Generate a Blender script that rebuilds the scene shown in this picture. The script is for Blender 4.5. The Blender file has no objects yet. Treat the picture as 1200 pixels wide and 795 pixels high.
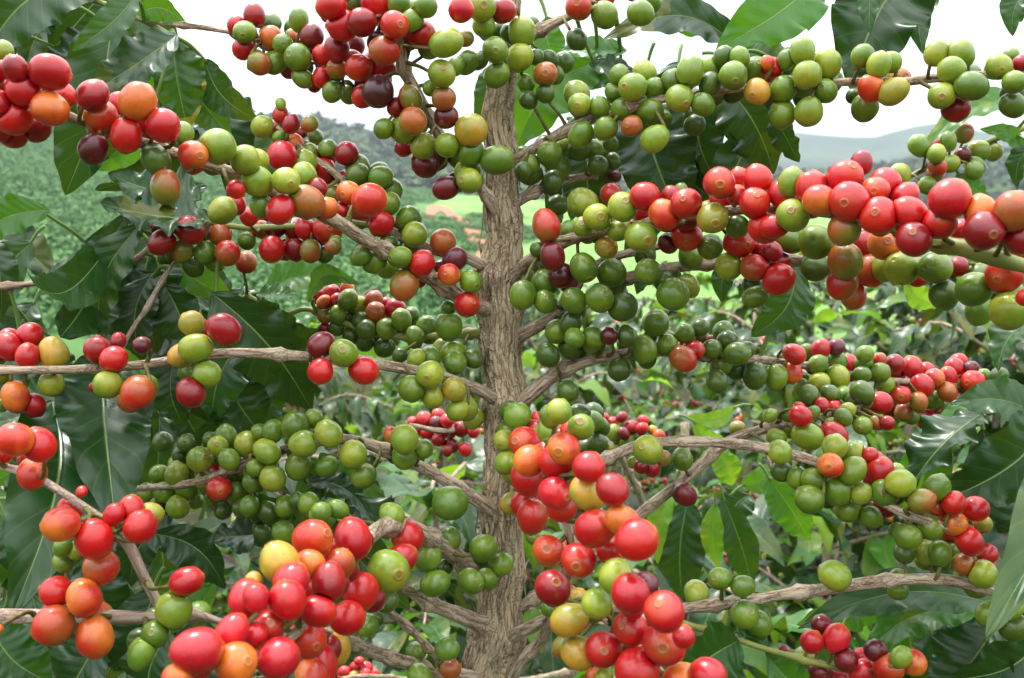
HAZE = .0008
# Berries read off the photograph: per group, tile origin then x y r colour flags (tile coordinates are 3.974x photo pixels)
# flags: e = navel faces the viewer, f = stands in front of its neighbours, b = behind
FRUIT = {
('ul','C'): '''@0 0
20 235 42 L b;70 320 55 S f;110 420 75 R f;235 335 85 R f;300 445 52 R b;235 510 78 O f;70 550 78 R;60 630 60 S b;170 600 62 S b;0 400 35 O;-20 330 50 R;-20 480 60 R;0 610 50 S b
435 445 70 S;470 545 76 O;545 480 45 R b;640 470 85 O f;588 632 72 R f;700 570 65 R;760 585 75 R f;435 692 65 D;850 620 48 G b;900 720 66 O ef;730 745 65 H;1015 680 80 L f;1140 745 65 L
@0 200
770 75 72 B f;1100 90 40 R;1100 160 45 R;1035 190 60 L;1160 215 40 R b
@300 200
10 50 68 L;140 50 60 L ef;225 20 58 L;25 165 50 G;115 180 65 R f;235 150 80 B f;330 175 48 O;525 135 78 O f;430 105 52 O e''',
('ul2','C'): '''@300 200
330 15 45 S;290 80 42 S;350 110 40 B;420 40 42 S;470 20 50 H;400 185 35 S;580 30 52 G;630 95 52 G;510 20 30 G b;625 155 48 G;550 200 45 G b;480 235 38 D b;710 225 55 G;585 250 55 R f;740 300 55 L f;870 335 55 A
25 275 40 B;90 270 45 D;20 220 40 S b;175 280 42 S;230 275 48 R;335 275 62 R ef;285 335 40 P;255 375 48 B;75 365 58 R f;185 370 50 S;360 360 35 B;320 390 38 H;130 385 35 S b
485 400 45 G;550 425 55 G;610 450 50 G b;670 405 52 G ef;620 340 35 H b;775 430 58 R f;690 535 65 B f;925 415 52 M f;900 487 50 O ef;860 450 30 S b;1000 515 50 G ef;985 622 58 R ef;895 640 32 G b;760 515 30 S b''',
('ml','C'): '''@300 0
115 485 25 L;115 535 35 O;165 578 40 S f;100 600 35 P b;110 640 32 G;170 670 48 O;250 580 38 B;280 640 35 G b;215 620 25 S b;255 705 38 G;335 695 42 G;330 740 45 R;420 715 50 S f;470 775 52 G e;320 785 45 R;30 590 50 L;120 730 65 P f;10 740 45 L;215 765 62 L f;575 800 45 G''',
('ml2','C'): '''@0 200
750 255 45 D b;810 260 40 D b;885 280 62 S f;965 275 45 S b;755 335 58 S f;850 375 50 B;955 385 52 G;1025 300 50 A;1060 385 55 A f;1150 330 40 G;1145 425 48 A;1190 280 30 O;780 410 45 H b;900 450 45 H b;1000 430 40 G b''',
('top','C'): '''@0 0
1185 70 50 S;1100 120 42 R;1140 150 52 G e;1135 225 48 R;1190 300 38 B
@300 0
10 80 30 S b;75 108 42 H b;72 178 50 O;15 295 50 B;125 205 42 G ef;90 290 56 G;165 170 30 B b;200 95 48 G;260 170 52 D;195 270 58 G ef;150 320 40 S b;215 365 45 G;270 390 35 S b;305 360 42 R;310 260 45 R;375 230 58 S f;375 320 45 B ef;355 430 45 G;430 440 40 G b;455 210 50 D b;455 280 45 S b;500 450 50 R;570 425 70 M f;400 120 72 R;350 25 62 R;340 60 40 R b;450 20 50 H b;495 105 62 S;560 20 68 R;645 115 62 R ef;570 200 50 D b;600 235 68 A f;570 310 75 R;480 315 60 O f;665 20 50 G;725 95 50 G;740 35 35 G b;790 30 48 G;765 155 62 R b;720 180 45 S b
885 200 70 L f;970 180 38 B;980 295 50 G;865 345 60 L ef;930 310 40 G b;815 410 35 G;875 460 52 B f;885 545 52 D ef;720 460 55 B;655 500 42 S;730 565 60 B f;690 600 65 L;595 600 45 G;690 685 42 S b;780 680 55 L;890 675 52 L f;785 765 60 D b;1000 605 72 Y f;1000 710 60 G;1120 745 68 G f;985 800 55 L
955 45 55 R;1050 30 62 L ef;1150 50 55 S;1060 120 52 L e;1135 145 40 H b;1115 235 60 G ef;1120 350 55 G;1180 150 40 H b;1190 260 40 H b
@300 200
885 80 55 D f;990 45 55 L ef''',
('cl','C'): '''@300 200
290 580 30 P;350 570 40 R;425 555 35 O;315 612 32 O;375 605 32 R;430 600 45 G;475 625 42 L;550 600 40 A;610 620 30 P b;650 645 45 R;280 650 25 L;320 680 32 B;380 670 38 G f;430 690 40 H;320 735 30 S;375 735 35 H;485 700 38 H f;560 660 45 A f;515 740 45 H f;610 740 48 G f;680 695 48 G f;725 670 35 G b;740 770 42 G f;795 730 48 G;445 770 40 H;570 780 40 H b
@300 400
510 5 40 H;600 30 50 H;740 5 35 G;670 65 35 H b''',
('bl2','C'): '''@300 400
305 20 58 D;408 55 62 L ef;300 140 56 R f;500 140 64 R f
745 80 40 L b;810 75 50 G b;865 35 45 L;920 60 60 L f;1010 85 45 H;810 155 58 L ef;725 220 58 G;825 260 50 L;925 225 52 Y f;940 320 50 L;975 310 55 L;1015 365 45 L b;930 100 50 G b
@300 200
900 725 62 G f''',
('le','N'): '''@0 200
140 765 55 R;40 780 45 R
@0 400
40 30 60 R;-10 50 50 R;130 70 55 R f;250 55 68 Y f;0 160 45 G;120 10 35 S b;70 260 65 O f;160 300 52 S;240 200 55 L;5 300 30 G b''',
('le2','C'): '''@0 400
455 40 60 S;530 85 58 R f;500 200 60 L f;640 240 75 A f;690 210 50 L b;600 280 50 B b;660 20 38 D;550 0 35 S b;440 215 25 R b
910 30 70 L f;845 70 58 Y;965 155 58 L f;875 145 42 G b;885 240 65 S f
@0 200
895 710 55 Y;920 740 55 R b;1045 740 75 S f''',
('ll1','N'): '''@0 400
70 455 78 O f;180 480 76 R;20 520 45 R b;150 620 65 O b;380 700 25 R b
@0 595
285 75 80 O f;435 150 90 R f;470 280 78 A;260 390 68 R;393 418 80 O f;245 548 95 A f;440 600 92 O f;870 343 68 R f;810 478 82 L f;925 495 55 G b;722 590 58 G ef;655 680 65 G f;530 35 50 R;610 5 55 R;655 85 72 R f;700 30 55 Y;540 55 50 P b;290 185 40 G b;295 250 45 G b;355 200 40 L b;-5 565 20 O''',
('gl','C'): '''@0 400
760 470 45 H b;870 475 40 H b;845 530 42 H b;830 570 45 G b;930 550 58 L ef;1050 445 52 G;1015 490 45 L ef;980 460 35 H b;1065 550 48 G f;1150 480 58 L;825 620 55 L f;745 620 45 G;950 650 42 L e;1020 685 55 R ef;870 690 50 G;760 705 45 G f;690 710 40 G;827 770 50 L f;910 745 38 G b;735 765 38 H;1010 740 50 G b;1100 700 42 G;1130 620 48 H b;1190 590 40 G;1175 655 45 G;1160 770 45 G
@300 400
270 360 42 G;185 390 62 G f;80 420 48 G;20 425 40 G;335 430 62 L f;220 480 62 L f;50 515 58 L f;10 590 45 G;200 580 58 G;330 580 48 G;455 525 60 L f;500 625 55 G;75 640 58 L f;0 660 45 G b;140 770 50 G;190 740 35 H;245 760 50 G;305 795 45 G;380 785 45 G
@300 595
60 20 50 H;130 115 50 G;10 30 45 H b;30 110 40 H b
@0 595
1130 0 45 H;1040 10 40 H b
@300 400
690 460 62 L f;780 500 42 G;690 535 55 G f;630 435 35 O
905 755 80 G f''',
('rb','K'): '''@300 400
730 375 25 R;785 365 38 R;850 345 30 P;890 370 30 R;745 415 28 P;795 430 30 R;840 380 32 M;895 415 35 P;955 410 35 S;850 460 32 S;910 485 35 S;975 505 30 R;890 510 25 S;1010 420 28 P
@600 400
465 385 32 R;510 355 25 S;475 430 38 L;520 430 28 D;560 405 35 S;605 405 28 R;610 370 25 P;540 470 38 G;600 450 28 H;655 415 22 Y;490 500 35 B;440 495 25 B;685 440 28 O;430 355 20 P
@300 595
415 765 28 R;465 740 25 R;480 715 20 R;515 745 28 P;510 775 25 P;555 775 22 R;400 790 20 P;455 785 22 Y''',
('rt','C'): '''@600 0
310 35 60 A ef;420 -10 50 R;430 70 60 G;600 60 58 G f;640 10 50 G;300 185 48 H;45 150 62 L f;90 110 35 H b;35 270 60 L f;110 265 35 H;155 345 55 B ef;195 345 45 G b;65 390 40 G;155 435 40 H;75 465 42 H;240 290 45 H b;175 280 40 H b''',
('rt2','C'): '''@600 0
300 440 58 L;315 485 50 L ef;410 500 48 G;500 350 45 G;615 340 55 L;470 430 38 G;563 405 62 L ef;660 410 45 G e;515 505 48 G e;645 520 55 G;560 590 46 B ef;435 600 52 G f;320 630 55 G f;665 645 60 L f;745 375 50 H;830 330 62 L f;915 315 45 L;985 270 48 H;1060 270 45 G;1030 355 60 G ef;920 395 50 H;1135 315 50 G e;1140 430 55 Y ef;780 462 62 L ef;890 490 52 G f;850 585 50 H b;700 555 45 G b;1190 290 30 O
175 720 55 G;245 680 35 L b;215 780 58 G;310 700 50 H b;385 700 50 G;400 770 45 H;460 670 35 G b;470 750 35 H;80 770 45 G
@600 200
475 25 30 D b;215 160 45 H b;85 20 50 H;190 50 45 H;50 5 40 H
@900 0
20 315 45 R;85 280 42 G;160 240 58 L f;235 270 30 G b;280 300 60 L;180 350 62 L f;70 420 58 G;265 425 52 G e;65 530 62 G;190 520 62 L f
440 265 50 G;575 290 45 L;515 305 55 L f;480 410 58 O f;585 425 62 Y f;450 505 60 G b;400 450 35 H b
785 250 52 L;895 255 62 L;858 325 58 L f;945 400 70 G f;810 445 60 L ef;875 505 60 S
1075 310 55 L e;1180 295 35 S;1150 385 50 G f;1140 490 55 H;1130 260 35 G b''',
('rs','E'): '''@900 0
705 680 48 G;790 680 38 P b;785 715 40 L f;840 660 40 G;912 620 42 B;980 705 48 L;1050 710 38 L;905 725 35 D;790 775 38 A;850 765 38 L;965 775 42 G
@900 200
745 70 40 G;960 0 40 G;615 20 48 L;780 10 40 B''',
('r2','C'): '''@600 200
160 255 68 A f;330 150 70 L;395 220 64 L ef;465 115 50 A;515 170 62 L ef;330 265 45 L e;265 270 40 G b;500 280 50 L;600 310 72 L ef;440 360 50 Y ef;620 120 65 R f;740 115 42 S;810 155 72 R ef;710 205 68 O f;605 190 40 R b;815 305 65 R ef;725 340 45 D;785 90 30 G b;935 222 72 Y ef;925 355 55 G e;1055 115 48 O;1130 150 68 R ef;965 60 75 R ef;1060 40 50 P b;1145 40 65 R;1060 335 68 R ef;1050 260 50 G b;1175 270 70 R;1180 380 55 S;1130 455 60 A f;830 395 55 G b;620 390 50 H b
190 400 58 D f;230 490 55 D;120 370 35 H b;150 525 60 G;50 580 60 G f;155 610 52 G e;285 605 58 G ef;335 450 65 G ef;410 595 62 G ef;465 480 65 G b;515 635 65 H;635 470 58 G ef;750 575 72 G f;820 540 50 L b;1010 445 60 L f;1135 590 52 G;130 440 40 H b
210 750 52 G;275 710 50 H;290 780 45 G;380 780 48 G;455 770 38 D;535 770 45 H''',
('r1','C'): '''@900 0
435 760 50 S b
@900 200
110 50 60 L;70 115 62 R;205 85 75 R;360 30 80 P e;240 140 72 O ef;380 145 92 R ef;500 90 62 O e;545 65 70 P b;640 120 62 P b;115 210 72 L ef;100 320 65 G b;225 330 80 G f;225 450 65 H b;30 260 60 R;20 380 45 S;50 505 70 R;355 275 72 B f;360 420 82 B f;345 530 68 A f;400 585 55 A b;455 340 60 S b;515 215 85 R ef;660 195 75 R f;680 320 75 S ef;540 340 70 O ef;480 465 75 A b;620 455 80 L f;545 450 60 L b;780 455 75 G f;700 500 40 R b;880 450 45 S b;800 245 75 R ef;850 130 92 R f;900 285 55 P b;990 190 75 O;1010 280 88 S ef;1140 190 90 A f;1180 320 70 S e;1100 485 82 R ef;960 555 78 G f;985 655 62 G b;820 580 65 H;1125 650 88 L f;1200 590 40 R''',
('r4','C'): '''@600 200
670 710 58 G;720 790 45 L;805 760 42 G;875 735 42 H;985 750 45 G;930 790 25 S b;1005 770 40 G b
@600 400
170 65 52 H f;275 25 55 H;370 10 45 G;260 235 48 H f;500 130 50 H;530 10 40 G b;615 35 60 G f;720 20 48 G;630 85 40 G b;795 80 58 A f;850 45 45 R;930 38 42 G;975 105 48 G;1050 60 55 G f;1045 130 45 H b;1130 160 58 H;955 185 50 H f;1000 0 45 H;1090 40 40 H;1185 130 30 G b
@900 400
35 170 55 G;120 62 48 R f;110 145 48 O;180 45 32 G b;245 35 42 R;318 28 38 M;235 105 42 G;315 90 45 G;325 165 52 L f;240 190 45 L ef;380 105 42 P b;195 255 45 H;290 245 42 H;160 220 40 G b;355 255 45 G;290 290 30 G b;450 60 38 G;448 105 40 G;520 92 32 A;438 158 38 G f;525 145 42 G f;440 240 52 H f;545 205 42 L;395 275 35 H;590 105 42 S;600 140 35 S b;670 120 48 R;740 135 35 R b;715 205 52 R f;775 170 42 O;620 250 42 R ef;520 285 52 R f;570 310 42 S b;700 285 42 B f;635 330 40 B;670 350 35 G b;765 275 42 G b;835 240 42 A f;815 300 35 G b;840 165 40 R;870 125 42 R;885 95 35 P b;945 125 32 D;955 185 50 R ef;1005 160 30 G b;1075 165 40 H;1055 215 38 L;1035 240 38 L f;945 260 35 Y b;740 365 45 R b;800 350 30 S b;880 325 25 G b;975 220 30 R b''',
('r5','C'): '''@900 400
10 345 32 L;95 345 30 G;150 350 48 R f;145 315 30 P b;210 330 30 G;250 300 35 R b;310 310 35 R b;370 320 35 L;350 355 38 G;300 385 32 L;440 395 42 L e;505 380 32 B;555 380 32 S
40 450 42 L;105 420 30 G b;185 440 65 L f;305 435 60 R f;310 495 58 L f;55 515 52 L ef;395 520 50 L;290 580 55 O ef;395 605 62 L f;475 530 35 R;500 560 45 R b;520 605 60 R f;600 600 35 L b;615 660 62 L f;545 705 62 G ef;65 605 45 H;135 635 48 G;210 645 52 G f;325 700 65 G f;435 712 48 L f;190 735 62 G f;285 740 40 H b;375 785 55 G;545 775 48 S b
670 725 35 G b;720 745 55 B f;790 680 58 G f;785 765 50 O f;865 755 52 R f;970 780 55 R
@900 595
865 72 55 O ef;760 95 52 G ef;650 135 58 G ef;600 105 35 G b;635 210 45 H;740 210 52 L;800 215 52 G f;850 195 35 G b;940 160 62 R f;1000 75 42 Y b;910 265 48 B ef;1020 215 45 R b;1010 260 45 A b;1000 310 62 L f;480 45 50 G''',
('r7','C'): '''@900 595
310 315 68 L f;605 330 42 G b;605 385 45 G b;1030 495 58 G;1130 460 52 L ef;1150 560 60 H;1190 420 30 G;1180 320 25 R b
@600 595
860 400 58 L b;970 330 52 G ef;1075 365 48 G f;1080 500 62 G ef;1150 540 58 G b''',
('r9','C'): '''@900 595
250 545 45 D;205 625 50 R f;320 610 62 P f;365 708 50 D f;240 765 50 D;435 690 40 P b;500 665 48 D f;440 765 58 P;560 750 68 A ef;620 695 48 L f;680 720 55 O;340 790 50 S b;170 700 50 L b''',
('rc0','C'): '''@600 400
315 335 42 H;380 335 35 H;380 375 32 G;410 400 38 H;400 475 50 H;350 495 42 H''',
('r6','C'): '''@600 400
635 510 68 L ef;795 548 48 G f;1050 405 35 B;805 715 52 D f;570 565 30 L b;700 545 40 B b;650 595 38 S b;600 585 30 S b''',
('rc','C'): '''@600 400
25 350 60 G f;120 365 35 R b;220 325 55 L;190 410 68 L f;65 475 78 R ef;80 425 55 R b;320 400 60 L e;275 415 45 R;240 500 75 O ef;210 560 82 R f;80 560 70 O;75 640 80 R f;360 585 70 R f;200 705 75 P ef;350 710 82 Y f;470 690 75 S f;60 760 65 R;230 775 72 R e
@300 400
1160 460 48 L e;1165 570 55 L;1190 755 50 Y b
@600 595
95 45 75 A f;390 95 98 R ef;515 60 75 O;580 155 102 R f;460 200 65 R b;170 200 74 O ef;310 245 82 R ef;190 375 80 S ef;485 320 78 L;395 450 68 L f;270 525 82 Y f;550 400 92 P f;620 360 55 M b;710 490 95 R ef;555 562 78 R ef;310 680 75 Y;425 660 82 R ef;710 635 100 P ef;800 600 50 R b;580 760 108 R ef;790 800 80 O;910 780 80 P;300 430 50 Y b;430 790 40 L;380 790 40 O b;180 470 40 G b;95 140 30 G b''',
('bl','C'): '''@300 595
265 145 92 O ef;450 145 95 R f;105 255 98 Y f;250 260 65 O;385 265 68 A;340 345 82 S f;165 340 85 P f;150 430 92 R f;490 390 82 R f;290 480 75 R;425 515 80 R f;235 610 92 R ef;50 560 80 P e;100 700 98 P f;300 730 90 R;370 650 75 Y b;0 420 60 P;260 790 80 O;-10 690 40 O;615 290 105 L ef;680 240 70 R b
@0 595
915 665 130 P f;1080 575 75 P;1150 420 85 P;1095 720 100 O ef;820 790 60 O f;1190 590 50 P;1180 340 40 Y b''',
('bg','C'): '''@300 595
705 140 72 R ef;610 437 48 H;520 545 48 G;800 230 62 G;835 355 60 G f;905 145 48 G b;1060 185 60 G f;1140 265 55 G;1075 335 48 G;1000 345 58 G ef;890 660 50 G f;905 750 45 A f;765 785 55 G;745 670 45 G b;630 35 55 L;880 280 35 H b;225 20 45 G b;310 45 55 G b;385 20 40 G b''',
}
# Branches: (tree, [(px, py, depth, width px)...], kind)
BRANCH = [
('C',[(588,372,.600,20),(545,350,.592,19),(500,324,.577,18),(430,283,.545,18),(372,245,.515,17),(300,214,.49,15),(235,192,.47,14),(150,162,.45,13),(80,134,.44,12),(20,112,.43,11),(-60,90,.42,8)],'wood'),
('C',[(590,322,.605,17),(548,305,.60,15),(500,292,.595,14),(452,266,.59,12),(420,240,.585,11),(395,205,.58,10),(365,185,.58,9),(325,150,.58,6)],'wood'),
('C',[(452,266,.60,8),(400,262,.60,7),(300,266,.60,7),(240,259,.60,6),(180,268,.61,5)],'shoot'),
('C',[(592,474,.600,18),(556,455,.59,15),(500,436,.58,14),(440,425,.57,13),(380,420,.56,13),(270,416,.54,13),(190,424,.53,12),(110,430,.52,11),(40,434,.50,10),(-40,440,.48,8)],'wood'),
('C',[(592,610,.600,20),(565,590,.60,18),(510,556,.60,15),(460,530,.60,14),(400,515,.60,13),(340,525,.60,12),(280,545,.60,11),(225,566,.61,10),(160,575,.62,8)],'wood'),
('C',[(585,672,.600,24),(545,660,.59,22),(518,640,.57,21),(488,622,.54,22),(450,617,.51,20),(425,640,.47,18),(400,680,.42,16),(360,730,.39,13),(300,765,.37,10),(225,780,.34,8)],'wood'),
('C',[(585,745,.600,22),(545,722,.59,20),(510,706,.58,17),(476,686,.56,15),(440,665,.5,12)],'wood'),
('C',[(592,805,.600,16),(560,795,.60,16),(500,780,.58,17),(440,765,.54,17),(400,750,.49,16),(360,735,.42,12)],'wood'),
('C',[(515,772,.570,9),(490,748,.56,10),(465,726,.54,10),(440,704,.5,9)],'wood'),
('C',[(594,268,.600,18),(575,238,.60,14),(555,212,.595,12),(530,180,.59,11),(511,150,.585,13),(490,110,.57,15),(474,80,.56,15),(466,45,.55,12),(440,10,.55,10),(415,-40,.54,8)],'wood'),
('C',[(474,80,.57,7),(430,82,.585,6),(390,80,.59,6),(340,55,.60,6),(300,45,.6,6),(265,37,.60,6),(230,31,.60,7),(185,26,.60,6),(150,20,.60,5)],'wood'),
('C',[(598,195,.60,15),(625,176,.60,14),(672,150,.59,13),(720,128,.57,12),(760,118,.56,11),(830,110,.56,10),(900,102,.56,10),(985,97,.555,10),(1050,97,.55,11),(1100,90,.55,11),(1150,86,.54,10),(1240,78,.54,8)],'wood'),
('C',[(598,75,.60,13),(615,48,.60,13),(640,32,.60,13),(668,17,.60,12),(710,-10,.60,10)],'wood'),
('C',[(600,245,.605,13),(620,228,.61,13),(650,215,.62,12),(700,205,.625,9)],'wood'),
('C',[(598,330,.60,17),(622,306,.59,16),(655,286,.57,16),(700,274,.55,14),(760,262,.53,13),(830,248,.51,13),(880,245,.49,13),(950,250,.47,12),(1030,262,.45,12)],'wood'),
('C',[(598,400,.60,18),(640,378,.60,16),(680,355,.59,15),(710,338,.585,15),(748,322,.58,15),(790,315,.575,14),(840,312,.57,13),(930,308,.55,12),(1040,305,.53,12),(1130,312,.5,12),(1180,320,.48,11)],'wood'),
('C',[(640,378,.60,11),(690,318,.59,10),(718,302,.585,11),(745,294,.58,10),(800,280,.57,8)],'wood'),
('C',[(1030,262,.45,12),(1070,275,.44,18),(1105,287,.43,21),(1135,293,.42,22),(1165,303,.415,20),(1230,320,.41,15)],'shoot'),
('C',[(600,482,.60,24),(622,462,.60,20),(650,440,.595,17),(690,424,.59,15),(725,418,.59,15),(780,412,.60,13),(860,420,.62,12),(900,424,.64,11),(960,432,.66,9),(1030,445,.68,8),(1120,452,.70,7)],'wood'),
('C',[(600,590,.60,16),(650,565,.58,15),(700,545,.57,14),(745,524,.565,14),(780,518,.56,14),(840,519,.55,14),(900,527,.54,13),(960,545,.535,13),(1010,575,.53,12),(1060,602,.52,11),(1130,625,.52,9)],'wood'),
('C',[(600,720,.60,14),(660,680,.60,13),(755,600,.595,14),(800,562,.59,15),(850,520,.60,14),(900,500,.61,12),(960,488,.62,9),(1010,478,.63,8)],'wood'),
('C',[(585,752,.60,19),(620,736,.59,17),(650,724,.575,15),(720,712,.56,14),(800,713,.55,14),(860,706,.545,14),(920,697,.54,14),(960,692,.54,15),(1030,682,.535,15),(1090,678,.53,15),(1135,684,.53,14),(1180,697,.525,13),(1250,715,.52,11)],'wood'),
('C',[(590,810,.60,17),(610,775,.595,16),(640,740,.57,14),(660,690,.5,12),(670,640,.45,11),(650,570,.44,9),(640,520,.45,7)],'wood'),
('C',[(670,690,.46,9),(700,720,.43,9),(760,770,.41,8),(800,820,.40,7)],'wood'),
('C',[(760,715,.55,6),(810,735,.54,8),(860,750,.54,7),(905,764,.54,7),(950,776,.54,8),(1010,790,.54,6)],'shoot'),
('C',[(590,378,.605,12),(560,390,.61,11),(530,394,.625,9),(490,396,.64,8),(440,391,.65,7),(400,378,.655,6),(358,363,.66,6),(330,368,.66,6),(290,345,.67,6)],'shoot'),
('C',[(610,470,.605,10),(625,500,.59,9),(640,520,.5,8)],'wood'),
('N',[(-160,715,.50,22),(-60,722,.47,21),(0,722,.455,20),(60,720,.45,17),(130,721,.45,17),(180,723,.455,16),(230,722,.46,11),(262,730,.47,8)],'wood'),
('N',[(-160,500,.46,9),(-60,525,.445,9),(0,545,.44,9),(40,558,.44,10),(90,590,.44,11),(135,622,.445,12),(152,640,.45,15),(172,680,.455,13),(190,716,.46,11)],'wood'),
('N',[(-180,400,.56,10),(-60,425,.53,9),(20,432,.52,9),(60,436,.52,7)],'wood'),
('N',[(-170,260,.7,10),(-60,330,.66,9),(60,330,.65,8),(135,312,.64,8),(165,300,.64,7),(200,262,.64,6)],'wood'),
('N',[(110,470,.60,6),(150,395,.60,6),(172,362,.60,6),(190,328,.60,6),(210,300,.61,5)],'wood'),
('N',[(-150,60,.66,8),(-20,20,.62,7),(80,-4,.60,6),(160,20,.60,6),(205,42,.61,5)],'shoot'),
('E',[(1400,60,.85,9),(1260,128,.80,8),(1200,150,.78,8),(1150,170,.77,7),(1110,186,.76,7),(1075,201,.76,6),(1055,215,.76,4)],'shoot'),
('E',[(1400,520,.62,12),(1300,600,.58,9),(1240,560,.54,8),(1215,530,.52,6)],'wood'),
('E',[(1380,440,.70,8),(1280,460,.66,7),(1210,480,.64,6)],'wood'),
('E',[(1380,760,.70,10),(1280,735,.66,8),(1210,718,.63,7),(1150,712,.62,5)],'wood'),
('E',[(1330,-60,.66,8),(1180,-30,.62,6),(1060,-20,.60,5),(940,-25,.60,5)],'shoot'),
('K',[(800,720,1.5,14),(740,560,1.18,9),(700,510,1.07,7),(650,500,1.02,6),(600,495,1.0,6)],'wood'),
('K',[(800,720,1.5,12),(640,590,1.15,9),(580,505,1.05,7),(520,505,1.02,7),(480,498,1.0,5)],'wood'),
('K',[(800,760,1.5,12),(600,800,1.3,9),(440,793,1.05,6),(400,795,1.0,5)],'wood'),
]
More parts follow.
